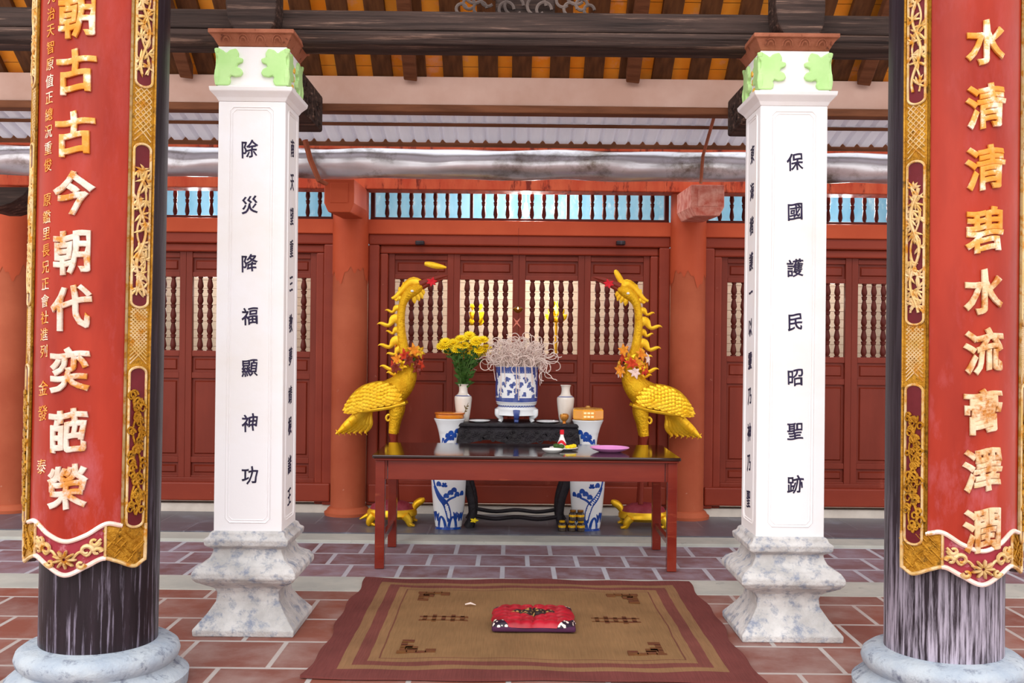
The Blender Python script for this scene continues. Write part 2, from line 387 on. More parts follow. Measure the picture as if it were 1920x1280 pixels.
def transom(num, cx):
    root = thing('window_%d' % num, (cx, YW, Zw(415))); structure(root)
    X0, X1 = cx - BAY / 2 + .15, cx + BAY / 2 - .15
    fr = MB(); y0, y1 = YW - .03, YW + .05
    z0, z1 = Zw(415), Zw(352)
    a, b = cx - 1.235, cx + 1.235
    fr.box(X0, X1, y0, y1, z0 - .005, z0 + .022); fr.box(X0, X1, y0, y1, z1, z1 + .03)
    fr.box(X0, a, y0 + .01, y1, z0, z1); fr.box(b, X1, y0 + .01, y1, z0, z1)
    for t in (1 / 3, 2 / 3):
        x = a + (b - a) * t; fr.box(x - .014, x + .014, y0 + .015, y1, z0, z1)
    fr.build('window_frame', REDDK, root, bevel=.004)
    for k in range(3):
        for i in range(7):
            x = a + (b - a) * (k + (i + 1) / 8) / 3
            baluster('baluster', REDDK, z0 + .01, z1, .02, root, x, YW + .01, 2)
for num, cx in ((1, CX), (2, CX - BAY), (3, CX + BAY)): transom(num, cx)
# horizontal timbers, one per bay
for k, lab in ((0, 'orange-red lintel beam right over the central carved doors'), (-1, 'orange-red lintel beam over the doors left of the left wall column'), (1, 'orange-red lintel beam over the doors right of the right wall column')):
    cx = CX + k * BAY
    o = MB().box(cx - BAY / 2 + .13, cx + BAY / 2 - .13, YW - .09, YW + .12, Zw(443), Zw(416)).build('lintel_beam', ORANGE, bevel=.008, loc=(cx, YW, Zw(443)))
    tag(o, lab, 'beam', 'lintel beams over the doors')
o = MB().box(XL, XR, 8.82, 9.05, 2.748, 2.905).build('fascia_beam', FASCIA, bevel=.008, loc=(0, 8.9, 2.8))
tag(o, 'long peeling red eave beam running under the silver gutter', 'beam')
structure(MB().box(XL, XR, 8.95, 9.3, 2.90, 3.6).build('wall_back', FASCIA))
structure(MB().box(XL, XR, 9.06, 9.26, -.05, .1).build('baseboard_back', M('pale_plinth_plaster', '#d8cdc2', '#c4b8ae', rough=.9, scale=5), bevel=.01))
# room behind the doors
structure(MB().box(XL, XR, 10.4, 10.5, 0, 2.35).build('wall_inner', CREAMW))
structure(MB().box(XL, XR, 10.4, 10.5, 2.35, 3.7).build('wall_upper', BLUEW))
structure(MB().box(XL, XR, 9.2, 10.5, 3.6, 3.7).build('ceiling', PLASTER))
for nm, x in (('wall_side', XL), ('wall_end', XR)):
    structure(MB().box(x - .05, x, 9.2, 10.5, 0, 3.6).build(nm, CREAMW))

# wall columns
def wall_column(px, lab, X=None):
    p = at(px, 700, 9.0); x = p.x if X is None else X
    r = .148
    t = thing('wall_column', (x, 9.0, .03), lab, 'column', 'terracotta columns of the door wall')
    MB().lathe([(r, .06), (r, 1.5), (r * .97, 2.95)], 36, (x, 9.0, 0)).build('shaft', WCOL, t, smooth=True)
    mm = MB(); rr = r * .985 + .0035; top = []; bot = []
    for j in range(73):
        a = 2 * pi * j / 72; zb2 = Zw(520) + .05 * sin(a * 3 + x) + .03 * sin(a * 7) + .02 * sin(a * 17)
        bot.append((x + rr * 1.004 * cos(a), 9.0 + rr * 1.004 * sin(a), zb2)); top.append((x + rr * cos(a), 9.0 + rr * sin(a), 2.93))
    mm.loft([bot, top], cap=False, closed=False).build('fresh_paint', ORANGE, t, smooth=True)
    MB().lathe([(r * 1.32, .03), (r * 1.34, .055), (r * 1.2, .07), (r * 1.16, .085), (r * 1.02, .1)], 36, (x, 9.0, 0)).build('base_ring', WCOL, t, smooth=True)
wall_column(655, 'terracotta round wall column left of the central doors, behind the left golden crane')
wall_column(1288, 'terracotta round wall column right of the central doors, behind the right golden crane')
wall_column(0, 'terracotta round wall column seen at the far left edge of the photo', at(655, 700, 9).x - BAY)
wall_column(0, 'terracotta round wall column behind the right couplet board', at(1288, 700, 9).x + BAY)
# bracket ends over the wall columns
def bracket(px0, px1, pt, pb, lab, mat, lean):
    Y = 8.15
    a, b = at(px0, pt, Y), at(px1, pb, Y)
    t = thing('beam_end', ((a.x + b.x) / 2, Y, b.z), lab, 'beam', 'beam ends over the wall columns')
    w = (b.x - a.x); m = MB()
    rings = []
    for y, zt, zb, iw in ((Y, a.z, b.z, 0), (Y + .7, a.z + .02, b.z + .03, 0)):
        rings.append([(a.x + w * .14, y, zb), (b.x - w * .14, y, zb), (b.x, y, zb + .07), (b.x, y, zt), (a.x, y, zt), (a.x, y, zb + .07)])
    m.loft(rings); m.build('block', mat, t, bevel=.008)
    MB().box(a.x + w * .2, b.x - w * .2, Y - .008, Y + .01, b.z + .07, a.z - .03).build('raised_face', mat, t, bevel=.006)
bracket(608, 664, 335, 398, 'orange-red beam end over the left wall column below the gutter', ORANGE, 0)
bracket(1296, 1358, 346, 405, 'worn pinkish-red beam end over the right wall column below the gutter', M('worn_pink_red_paint', '#b5503f', '#d49a8a', rough=.7, scale=14, bump=.2), 0)
# far-left dark corbel
m = MB(); a = at(-40, 350, 8.2); b = at(56, 392, 8.2)
o = m.prism([(a.x, a.z), (b.x, a.z), (b.x - .05, a.z - .06), (b.x - .14, a.z - .12), (a.x + .1, b.z), (a.x, b.z)], 'y', 8.2, 8.7).build('corbel', DARKWOOD, loc=(a.x, 8.2, b.z), bevel=.006)
tag(o, 'dark curved wooden corbel behind the left couplet board, under the gutter', 'bracket')

# ------------------------------------------------------------ roof parts
def zr(Y): return 3.36 - .7 * (Y - 7.2)
m = MB(); n = 16
for i in range(n):
    Y0 = 5.0 + (7.36 - 5.0) * i / n; Y1 = 5.0 + (7.36 - 5.0) * (i + 1) / n
    m.add([(XL, Y0, zr(Y0)), (XR, Y0, zr(Y0)), (XR, Y1, zr(Y1) + .003), (XL, Y1, zr(Y1) + .003)], [(0, 3, 2, 1)])
structure(m.build('ceiling', TILE))
m = MB().add([(XL, 5.0, zr(5.0) + .08), (XR, 5.0, zr(5.0) + .08), (XR, 7.4, zr(7.4) + .08), (XL, 7.4, zr(7.4) + .08)], [(0, 1, 2, 3)])
structure(m.build('ceiling', TERRA))
sp = .238; x0 = at(648, 148, 7.15).x
big = [at(768, 150, 7.1).x, at(1188, 150, 7.1).x]
first = None; k = 0
for i in range(-16, 22):
    x = x0 + i * sp + random.uniform(-.008, .008)
    if first is None:
        mm = MB(); Yc = 6.2; hw = .066
        rings = []
        for Y in (5.1, 7.3):
            z = zr(Y); rings.append([(x - hw, Y, z - .055), (x + hw, Y, z - .055), (x + hw, Y, z - .004), (x - hw, Y, z - .004)])
        first = mm.loft(rings).build('rafter', BROWNWOOD, loc=(x, Yc, zr(Yc)), bevel=.004)
        tag(first, 'flat brown rafter of the row carrying the orange roof tiles', 'rafter', 'flat brown rafters under the orange tiles')
    else:
        c = first.copy(); COL.objects.link(c); c.location = (x, Yc, zr(Yc)); c.rotation_euler.z = random.uniform(-.01, .01)
for x, lab in zip(big + [at(345, 120, 7.1).x, at(1625, 120, 7.1).x], ('square rafter end hanging over the plaster beam, left of centre', 'square rafter end hanging over the plaster beam, right of centre', 'square rafter end left of the left white pillar', 'square rafter end right of the right white pillar')):
    mm = MB(); rings = []
    for Y in (5.1, 7.16):
        z = zr(Y) - .062; rings.append([(x - .045, Y, z - .08), (x + .045, Y, z - .09), (x + .045, Y, z), (x - .045, Y, z)])
    tag(mm.loft(rings).build('rafter', BROWN2, loc=(x, 7, 3.3), bevel=.006), lab, 'rafter', 'square rafters over the plaster beam')
# plaster beam and its brown lower strip
za, zb_ = at(960, 145, 7.2).z, at(960, 199, 7.2).z
t = thing('plaster_beam', (0, 7.3, zb_), 'long pinkish plastered beam under the orange roof, above the corrugated sheet', 'beam')
MB().box(XL, XR, 7.2, 7.3, zb_, za).build('beam_body', PLASTER, t, bevel=.008)
MB().box(XL, XR, 7.17, 7.29, at(960, 212, 7.18).z, zb_).build('lower_strip', BROWN2, t, bevel=.008)
# dark purlin above pillars
Yp = 5.62
t = thing('purlin_beam', (0, Yp, at(960, 88, Yp).z), 'long dark weathered purlin with a grooved face resting over the two white pillars', 'beam')
zA, zB, zC = at(960, 22, Yp).z, at(960, 59, Yp).z, at(960, 90, Yp).z
MB().box(XL, XR, Yp, Yp + .2, zB, zA).build('upper_timber', DARKWOOD, t, bevel=.01)
prof = []
mm = MB(); rings = []
for X in (XL, XR): rings.append([(X, Yp - .01, zB - .004), (X, Yp - .02, zB - .03), (X, Yp + .0, zC + .015), (X, Yp + .04, zC), (X, Yp + .16, zC), (X, Yp + .2, zC + .02), (X, Yp + .2, zB - .004)])
mm.loft(rings).build('lower_timber', DARKWOOD, t, bevel=.006)
# carved fret ornament over purlin
c0 = at(985, 22, Yp + .02)
t = thing('carved_ornament', (c0.x, Yp + .1, zA), 'dark carved cloud fretwork standing on the purlin at the top centre', 'ornament')
MB().box(c0.x - .16, c0.x + .16, Yp + .09, Yp + .13, zA, zA + .5).build('back_board', DARKWOOD, t, bevel=.01)
for s in (-1, 1):
    mm = MB()
    for kx, kz, R in ((.24, .035, .035), (.3, .06, .03), (.34, .03, .028), (.2, .08, .035), (.27, .11, .05), (.1, .03, .04), (.06, .05, .05)):
        q = [(c0.x + s * kx + R * cos(a), Yp + .06, zA + kz + R * sin(a)) for a in [2 * pi * i / 16 for i in range(15)]]
        mm.sweep(q, .009, 6)
    mm.build('fret_scroll', GREYWOOD, t, smooth=True)
# corrugated sheet
m = MB(); NX = 900; Y0, Y1 = 7.31, 7.84; z0 = at(960, 213, 7.3).z + .03
rows = []
for Y in (Y0, Y1):
    r = []
    for i in range(NX):
        X = -4.6 + 9.4 * i / (NX - 1); ph = (X / .105) % 1
        h = .022 * max(0, min(1, 4 * abs(ph - .5) * 2 - 2.6))
        r.append((X, Y, z0 - .25 * (Y - Y0) + h))
    rows.append(r)
m.loft(rows, cap=False, closed=False)
o = m.build('corrugated_sheet', SHEET, loc=(0, 7.6, z0)); tag(o, 'white corrugated roofing sheet bridging the gap between the plaster beam and the gutter', 'roof sheet')
for Y, py, px, lab in ((7.52, 233, .011, 'thin rusty batten under the corrugated sheet, upper of the two'), (7.81, 268, .022, 'brown batten along the lower edge of the corrugated sheet')):
    z = z0 - .25 * (Y - Y0) - .012
    if Y > 7.7: Y = 7.856; z += .003
    tag(MB().box(-4.6, 4.8, Y - .012, Y + .012, z - px * 1.2, z + (.008 if Y < 7.7 else .058)).build('batten', BROWN2, loc=(0, Y, z), bevel=.003), lab, 'batten')
# gutter
Yg = 7.98; gz = at(960, 306, Yg - .08).z; R = .118
rows = []; NXg = 120
for i in range(NXg):
    X = -4.7 + 9.6 * i / (NXg - 1)
    rows.append([(X, Yg + (R + .012 * sin(X * 5.3 + a * 2) * sin(X * 2.1) + .006 * sin(X * 17 + a)) * cos(a), gz + (R * .93 + .009 * sin(X * 7.1 + a * 3) * sin(X * 1.7 + 1)) * sin(a)) for a in [2 * pi * j / 28 for j in range(28)]])
o = MB().loft(rows).build('gutter', TIN, smooth=True, loc=(0, Yg, gz), angle=80); tag(o, 'dented silver tin gutter running along the whole eave', 'gutter')
o = MB().box(XL, XR, Yg + .0, Yg + .03, gz + R * .95, gz + R * 1.2).build('gutter_rail', FASCIA, loc=(0, Yg, gz)); tag(o, 'thin red rail on top of the silver gutter', 'rail')
for pts, lab in ((((1343, 205, 7.25), (1318, 292, 7.8), (1314, 344, 7.86)), 'rusty iron strap bent around the gutter at the right beam end'), (((572, 262, 7.75), (582, 300, 7.82), (598, 338, 7.86), (612, 345, 8.0)), 'rusty iron strap bent around the gutter beside the left white pillar')):
    P = [at(*p) for p in pts]
    o = MB().sweep(P, [(.012, .02)] * len(P), 4).build('gutter_strap', RUST, loc=P[-1]); tag(o, lab, 'strap')

# ------------------------------------------------------------ round black columns, stone bases, couplet boards
def tilt(o, ang): o.rotation_euler = (0, ang, 0)
COLS = ((-1.768, radians(.62), 'left'), (1.872, radians(-.15), 'right'))
YC = 4.6
BOARD_L = [('朝', 48), ('古', 152), ('古', 268), ('今', 380), ('朝', 490), ('代', 594), ('奕', 710), ('葩', 825), ('榮', 930)]
BOARD_R = [('水', 62), ('清', 182), ('清', 297), ('碧', 413), ('水', 528), ('流', 640), ('膏', 752), ('澤', 862), ('潤', 974)]
SMALL_L = '九治天智原值正總況重俊' + ' ' + '原鑑里長兄正會社進列'
def board(side, cx, th0, chars, small, lean, lab):
    R0, R1 = .262, .302
    root = thing('couplet_board', (cx, YC, .2), lab, 'board', 'carved couplet boards on the black columns')
    root.rotation_euler = (0, lean, 0)
    def P(th, z, r): return (cx + r * sin(th + th0), YC - r * cos(th + th0), z)
    TH = radians(61); TB = radians(41.5)
    zb0 = .535
    lowk = [(-61, .065), (-55, .055), (-40, .03), (0, 0), (22, .066), (28, .07), (45, .036), (55, .03), (61, .05)]
    if True:
        lowk = [(-61, .045), (-52, .024), (-38, .052), (-28, .066), (-16, .036), (0, 0), (16, .036), (28, .066), (38, .052), (52, .024), (61, .045)]
    upk = [(-42, .2), (-30, .21), (-15, .165), (0, .14), (15, .165), (30, .21), (42, .2)]
    def itp(k, d):
        if k[0][0] < d < k[-1][0]:
            i = max(j for j in range(len(k)) if k[j][0] <= d); u = (d - k[i][0]) / (k[i + 1][0] - k[i][0])
            g = lambda j: 0 if j in (0, len(k) - 1) else (k[j + 1][1] - k[j - 1][1]) / (k[j + 1][0] - k[j - 1][0])
            h = k[i + 1][0] - k[i][0]; a_, b_ = k[i][1], k[i + 1][1]
            return (2 * u ** 3 - 3 * u * u + 1) * a_ + (u ** 3 - 2 * u * u + u) * h * g(i) + (-2 * u ** 3 + 3 * u * u) * b_ + (u ** 3 - u * u) * h * g(i + 1)
        if d <= k[0][0]: return k[0][1]
        for (a, va), (b, vb) in zip(k, k[1:]):
            if d <= b:
                u = (d - a) / (b - a); u = u * u * (3 - 2 * u); return va + (vb - va) * u
        return k[-1][1]
    def zlow(th): return zb0 + itp(lowk, math.degrees(th))
    def zup(th): return zb0 + itp(upk, math.degrees(th))
    ZT = 3.35
    def patch(ta, tb, zl, zu, r0, r1, n=24, nz=2):
        m = MB(); rings = []
        for i in range(n + 1):
            th = ta + (tb - ta) * i / n; a = zl(th) if callable(zl) else zl; b = zu(th) if callable(zu) else zu
            rings.append([P(th, a, r0), P(th, a, r1), P(th, b, r1), P(th, b, r0)])
        return m.loft(rings)
    patch(-TH, TH, zlow, ZT, R0, R1 - .012, 60).build('backing', BLACKWOOD, root, smooth=True)
    patch(-TB, TB, zup, ZT, R1 - .014, R1 - .004, 40).build('red_field', REDLAC, root, smooth=True)
    rb = patch(-radians(30), radians(30), lambda t: zlow(t) + .01, lambda t: zup(t) - .008, R1 - .014, R1 - .003, 40).build('bottom_border', ROSE, root, smooth=True)
    # fretted gilt corners and rims
    for s in (-1, 1):
        a, b = (radians(29), TH)
        f_ = (lambda t: t) if s > 0 else (lambda t: t)
        lo_, hi_ = (a, b) if s > 0 else (-b, -a)
        cz = lambda t: zb0 + .205
        corner = patch(lo_, hi_, lambda t: zlow(t) + .004, cz, R1 - .014, R1 - .002, 16).build('fret_corner', GILT, root, smooth=True)
        mm = MB()
        for k in range(26):
            t0 = random.uniform(lo_ + .03, hi_ - .05); z = random.uniform(zlow(t0) + .02, zb0 + .19); L = random.uniform(.03, .06); d = random.choice((-1, 1))
            q = [P(t0 + u * L / R1 * .7, z + d * u * L * .7, R1 + .001) for u in (-.5, 0, .5)]
            if min(p[2] for p in q) > zlow(t0) + .015 and max(p[2] for p in q) < zb0 + .2: mm.sweep(q, .0035, 5)
        mm.build('fretwork', GILT, corner)
        # side border: lattice and cartouches
        ba, bb = (TB, TH) if s > 0 else (-TH, -TB)
        bord = patch(ba, bb, zb0 + .2, ZT, R1 - .014, R1 + .001, 10).build('side_border', GILT, root, smooth=True)
        mm = MB()
        for th in (ba, bb):
            mm.sweep([P(th, z, R1 + .002) for z in (zb0 + .2, 1.5, 2.5, ZT)], .006, 6)
        mm.build('border_rim', GILT, bord, smooth=True)
        zz = lambda py: CAMZ + (640 - py + (9 if side == 'left' else -9)) / 2000 * 4.42
        ia, ib = ba + radians(3), bb - radians(3)
        cart = [(zz(1000), zz(703), 'peony'), (zz(592), zz(288), 'bamboo'), (zz(182), zz(-110), 'plum')]
        for z0, z1, style in cart:
            hw = (ib - ia) / 2; tm = (ia + ib) / 2; rr = hw * R1
            mm = MB(); N = 12; ring = []
            loop = [(tm + hw * cos(a), z0 + rr * .7 + rr * .7 * sin(a)) for a in [pi + pi * i / N for i in range(N + 1)]] + [(tm + hw * cos(a), z1 - rr * .7 + rr * .7 * sin(a)) for a in [pi * i / N for i in range(N + 1)]]
            K = len(loop)
            # filled strips between left and right halves
            L = [(t_, z) for t_, z in loop if t_ <= tm + 1e-6]; 
            zs = [z0 + (z1 - z0) * i / 40 for i in range(41)]
            rings = []
            for z in zs:
                e = rr * .7
                d = z0 + e - z if z < z0 + e else (z - (z1 - e) if z > z1 - e else 0)
                h = hw * sqrt(max(0.0004, 1 - min(1, d / e) ** 2)) if e > 0 else hw
                rings.append([P(tm + h * u, z, R1 + .0035) for u in (-1, -.5, 0, .5, 1)])
            mm.loft(rings, cap=False, closed=False)
            ct = mm.build('cartouche', MAROON, root, smooth=True)
            MB().sweep([P(t_, z, R1 + .005) for t_, z in loop + loop[:1]], .0055, 6).build('cartouche_rim', GILT2, ct, smooth=True)
            g = MB(); z = z0 + .05; u = 0; stem = []
            while z < z1 - .1:
                stem.append((tm + hw * .5 * sin(z * 23 + (1 if s > 0 else 2)), z)); z += .03
            if len(stem) > 2: g.sweep([P(a, b, R1 + .009) for a, b in cr(stem, 50)], .006, 6)
            if len(stem) > 2: g.sweep([P(2 * tm - a, b, R1 + .007) for a, b in cr(stem, 50)], .0045, 6)
            for (a, b) in stem[1:] + [(2 * tm - a_, b_) for a_, b_ in stem[1::2]]:
                if style == 'peony':
                    for q in range(2):
                        ca, cb = a + random.uniform(-.4, .4) * hw, b + random.uniform(-.015, .015); r0 = random.uniform(.012, .022)
                        g.sweep([P(ca + r0 / R1 * .8 * cos(x) * (1 - x / 11), cb + r0 * sin(x) * (1 - x / 11), R1 + .011) for x in [i * .6 for i in range(12)]], [.006 - .0003 * i for i in range(12)], 6)
                else:
                    if random.random() < .75:
                        ca = max(ia + .05, min(ib - .05, a + random.uniform(-.35, .35) * hw))
                        n_ = 5
                        for q in range(n_):
                            an = random.uniform(0, 2 * pi) if style == 'plum' else -pi / 2 + (q - 2) * .62 + (pi if random.random() < .3 else 0)
                            Lf = random.uniform(.03, .05)
                            g.sweep([P(max(ia, min(ib, ca + Lf * v * cos(an) / R1)), b + Lf * v * sin(an), R1 + .006 + .003 * sin(v * 3)) for v in (0, .35, .7, 1)], [(.003, .003), (.005, .006), (.004, .005), (.0006, .0006)], 5)
            g.build('carved_spray', GILT2 if style != 'peony' else GILT, ct, smooth=True)
        # diagonal lattice in the plain gilt stretches
        for z0, z1, st in ((zz(700), zz(594), .016), (zz(286), zz(184), .024)):
            mm = MB()
            z = z0 + .008
            while z < z1 - .01:
                for q in (-1, 1):
                    zt_ = min(z1, z + (ib - ia) * R1)
                    L_ = (zt_ - z) / R1
                    A, B = (ia, ia + L_) if q > 0 else (ib, ib - L_)
                    mm.sweep([P(A, z, R1 + .002), P((A + B) / 2, (z + zt_) / 2, R1 + .002), P(B, zt_, R1 + .002)], .003, 4)
                z += st
            mm.build('lattice_carving', GILT2, bord)
    mm = MB()
    ts = [-TB + 2 * TB * i / 60 for i in range(61)]
    mm.sweep([P(t, zup(t), R1 + .001) for t in ts], .0095, 8)
    mm.build('bottom_rim', RIM, root, smooth=True)
    mm = MB(); ts = [radians(-30 + i) for i in range(61)]
    mm.sweep([P(t, zlow(t) + .004, R1 - .001) for t in ts], .010, 8); mm.build('bottom_rim', RIM, root, smooth=True)
    for s in (-1, 1):
        mm = MB(); mm.sweep([P(s * radians(30 + i), zlow(s * radians(30 + i)) + .004, R1 - .001) for i in range(32)] + [P(s * TH, z, R1) for z in (zlow(TH) + .03, zb0 + .2)], .008, 8); mm.build('corner_rim', GILT2, root, smooth=True)
    mm = MB()
    for s in (-1, 1):
        mm.sweep([P(s * radians(29.5), z, R1 + .001) for z in (zlow(radians(29)) + .01, zb0 + .14, zup(radians(28)))], .006, 6)
        mm.sweep([P(s * TB, z, R1 + .002) for z in (zb0 + .2, 1.5, 2.5, ZT)], .006, 6)
    mm.build('field_rim', GILT2, root, smooth=True)
    # relief of bottom border: a peony in the middle, scrolling leaves beside it
    mm = MB()
    for k in range(9):
        a = 2 * pi * k / 9
        mm.sweep([P((.008 + v * .042) * cos(a) / R1, zb0 + .068 + (.008 + v * .03) * sin(a), R1 + .004 + .006 * sin(v * pi)) for v in (0, .4, .8, 1)], [(.007, .005), (.018, .007), (.016, .006), (.003, .003)], 6)
    for s in (-1, 1):
        for (x, z, r, d) in ((.085, .105, .026, 1), (.115, .14, .02, -1), (.065, .05, .018, -1), (.125, .10, .018, 1)):
            mm.sweep([P(s * (x + r * cos(q) * (1 - q / 9)) / R1, zb0 + z + d * r * .9 * sin(q) * (1 - q / 9), R1 + .005) for q in [i * .5 for i in range(12)]], [.011 - .0005 * i for i in range(12)], 6)
        mm.sweep([P(s * x / R1, zb0 + z, R1 + .003) for x, z in cr([(.03, .07), (.06, .1), (.09, .085), (.12, .13), (.14, .15)], 16)], .006, 6)
    mm.build('peony_relief', GILT2, rb, smooth=True)
    # characters
    for i, (ch, py) in enumerate(chars):
        zc = CAMZ + (640 - py + (8.5 if side == 'left' else -9)) / 2000 * 4.31
        me = glyph(ch, 0, .02, .032); sc = .182; off = radians(0)
        mm = MB().mesh(me, lambda c: P(off + c.x * sc * .92 / R1, zc + c.y * sc, R1 - .004 + (c.z + .05) * sc * .8))
        mm.build('character', CHARG if (i < 3 or (side == 'right' and i < 4)) else (CHARW if side == 'left' else CHARP), root, smooth=True)
    py = 12
    for ch in small:
        if ch != ' ':
            zc = CAMZ + (648 - py) / 2000 * 4.34
            me = glyph(ch, .0, .02, 0.0)
            MB().mesh(me, lambda c: P(radians(-24.5) + c.x * .05 / R1, zc + c.y * .056, R1 - .003 + (c.z + .02) * .05)).build('character', CHARG, root)
            py += 31.5
        else: py += 34
    if small:
        for ch, py in (('金', 745), ('發', 792), ('泰', 892)):
            zc = CAMZ + (648 - py) / 2000 * 4.34
            MB().mesh(glyph(ch, .0, .02, 0.0), lambda c: P(radians(-24.5) + c.x * .06 / R1, zc + c.y * .066, R1 - .003 + (c.z + .02) * .05)).build('character', CHARG, root)
    return root
for cx, lean, side in COLS:
    b = MB().lathe([(.37, 0), (.375, .05), (.345, .075), (.315, .09), (.31, .1), (.33, .12), (.338, .145), (.33, .17), (.305, .188), (.285, .194), (.262, .197), (.255, .2)], 64, (cx, YC, 0)).build('column_base', BLUESTONE, smooth=True, loc=(cx, YC, 0))
    tag(b, 'grey-blue round moulded stone base under the %s black column' % side, 'column base', 'round stone bases of the black columns')
    t = thing('round_column', (cx, YC, .2), 'black lacquered round wooden column at the %s carrying the %s couplet board' % (side, 'left' if side == 'left' else 'right'), 'column', 'black round columns')
    t.rotation_euler = (0, lean, 0)
    MB().lathe([(.243, .2), (.243, 1.2), (.241, 2.4), (.237, 4.2)], 64, (cx, YC, 0)).build('shaft', BLACKWOOD if side == 'left' else BLACKWORN, t, smooth=True)
board('left', COLS[0][0], radians(-5.5), BOARD_L, SMALL_L, COLS[0][1], 'red couplet board with gilt and whitened characters on the left black column')
board('right', COLS[1][0], radians(6.5), BOARD_R, '', COLS[1][1], 'red couplet board with gilt characters hung on the right black column')

# ------------------------------------------------------------ white pillars
def pillar(side, s, pxf, top_px, chars, charx, side_chars):
    Yf = 5.44
    # centre from shaft front corners near bottom
    a, b = at(pxf[0], 960, Yf), at(pxf[1], 960, Yf)
    cx = (a.x + b.x) / 2; hw = .174; cy = Yf + hw
    dz = -s * .0  # roll is handled through at()
    Z = lambda py: at((pxf[0] + pxf[1]) / 2, py, Yf).z
    root = thing('square_pillar', (cx, cy, 0), 'white square pillar on the %s lettered in ink, with pale green leaf capital' % side, 'pillar', 'white square pillars')
    off = 8 if side == 'right' else 0
    k = .00270
    prof = [(94, 0), (95, 12), (73, 38), (60, 58), (58, 74), (63, 84), (90, 100), (97, 108), (97, 118), (90, 128), (72, 138), (66, 150), (64, 158), (78, 166), (80, 178), (72, 183), (70, 190), (64, 193)]
    base = MB().square([(h * k, z * k) for h, z in prof], cx, cy).build('plinth', STONE, root, bevel=.006)
    zs = 190 * k; zc = Z(190 + off)
    MB().square([(hw, zs), (hw * .985, zc)], cx, cy).build('shaft', WHITE, root, bevel=.006)
    zk = Z(165 + off)
    MB().square([(hw * .985, zc), (hw * 1.05, zc + .02), (hw * 1.2, zk - .02), (hw * 1.22, zk), (hw * 1.0, zk + .004)], cx, cy).build('cornice', WHITE, root, bevel=.003)
    z0, z1 = zk, Z(88 + off)
    MB().square([(hw * 1.0, z0), (hw * 1.02, z0 + .015), (hw * .95, z0 + .02), (hw * .97, (z0 + z1) / 2), (hw * 1.0, z1)], cx, cy).build('capital', WHITE, root)
    H = z1 - z0
    # acanthus leaves on the four corners, two outlines per face
    half = [(.02, 0), (.40, 0), (.46, .12), (.42, .2), (.46, .26), (.58, .22), (.74, .24), (.8, .33), (.74, .44), (.62, .48), (.64, .55), (.78, .6), (.8, .7), (.66, .74), (.68, .84), (.6, .97), (.42, .93), (.33, .84), (.25, .9), (.1, .98), (-.02, .97), (.0, .86), (.09, .72), (.07, .55), (.0, .4), (-.02, .22), (0, .08)]
    for ax in ('x', 'y'):
        for sg in (-1, 1):
            for d in (-1, 1):
                mm = MB(); W = hw * 1.09
                out = [(d * (W - x * W * .95), z0 + .012 + z * (H - .016)) for x, z in half]
                # bulge the outer edge
                t0 = sg * (hw * .95); t1 = sg * (hw * 1.08)
                if ax == 'y': mm.prism([(cx + u, v) for u, v in out], 'y', cy + t0, cy + t1)
                else: mm.prism([(cy + u, v) for u, v in out], 'x', cx + t0, cx + t1)
                mm.build('acanthus_leaf', GREEN, root, bevel=.006)
    mm = MB()
    for i in range(3):
        mm.boxc((cx - s * 0 + (hw * .99 if side == 'left' else -hw * .99), cy - .02 + .02 * i, z0 + .04 + .05 * i), (.012, .03, .03))
    mm.build('painted_bud', GREEN2, root, bevel=.005)
    za = Z(58 + off)
    MB().square([(hw * .95, z1), (hw * 1.0, z1 + .004), (hw * 1.18, za - .024), (hw * 1.25, za - .02), (hw * 1.25, za)], cx, cy).build('abacus', TERRA, root, bevel=.003)
    mm = MB()
    for i in range(4):
        x = cx - .13 + .087 * i
        for r in (.014, .026):
            mm.sweep([(x + r * cos(q), cy - hw * 1.09 - .004 - .012 * sin(q), z1 + .022 + r * 1.3 * sin(q)) for q in [pi * j / 8 for j in range(9)]], .003, 5)
    mm.build('carved_scroll', TERRA, root)
    # recessed-looking moulded panel frames
    fr = MB()
    zl, zh = Z(980 + off), Z(200 + off)
    for face in range(4):
        for m_, dd in ((.062, .006), (.075, .003)):
            u0, u1 = -hw + m_, hw - m_; a_, b_ = zl + (m_ - .06) * 1.0, zh - (m_ - .06)
            c_ = .02
            loop = [(u0 + c_, a_), (u1 - c_, a_), (u1, a_ + c_), (u1, b_ - c_), (u1 - c_, b_), (u0 + c_, b_), (u0, b_ - c_), (u0, a_ + c_), (u0 + c_, a_)]
            q = []
            for u, z in loop:
                rr = hw * (1 - .015 * (z - zs) / (zc - zs)) + .0
                q.append({0: (cx + u, cy - rr, z), 1: (cx + rr, cy + u, z), 2: (cx + u, cy + rr, z), 3: (cx - rr, cy + u, z)}[face])
            fr.sweep(q, .0045 if m_ < .07 else .003, 4)
    fr.build('panel_moulding', WHITE, root, smooth=True)
    for ch, py in chars:
        p = at(charx, py, Yf); me = glyph(ch, 0, .006, .016); sc = .094
        MB().mesh(me, lambda c: (p.x + (c.x * sc * .92), cy - hw * (1 - .015 * (p.z - zs) / (zc - zs)) - .0012 - c.z * .05, p.z + c.y * sc)).build('character', INK, root)
    sx = 1 if side == 'left' else -1
    for ch, py in side_chars:
        zz = at(charx, py, Yf + .17).z; me = glyph(ch, 0, .006, .016); sc = .098
        MB().mesh(me, lambda c: (cx + sx * (hw * (1 - .015 * (zz - zs) / (zc - zs)) + .0012 + c.z * .05), cy + sx * c.x * sc * .9, zz + c.y * sc)).build('character', INK, root)
    # wooden corbel block on top (separate timber) and carved tie beam behind
    a, b = at(top_px[0], 0, Yf + .03), at(top_px[1], 56 + off * .2, Yf + .03)
    w_ = b.x - a.x; zt = za
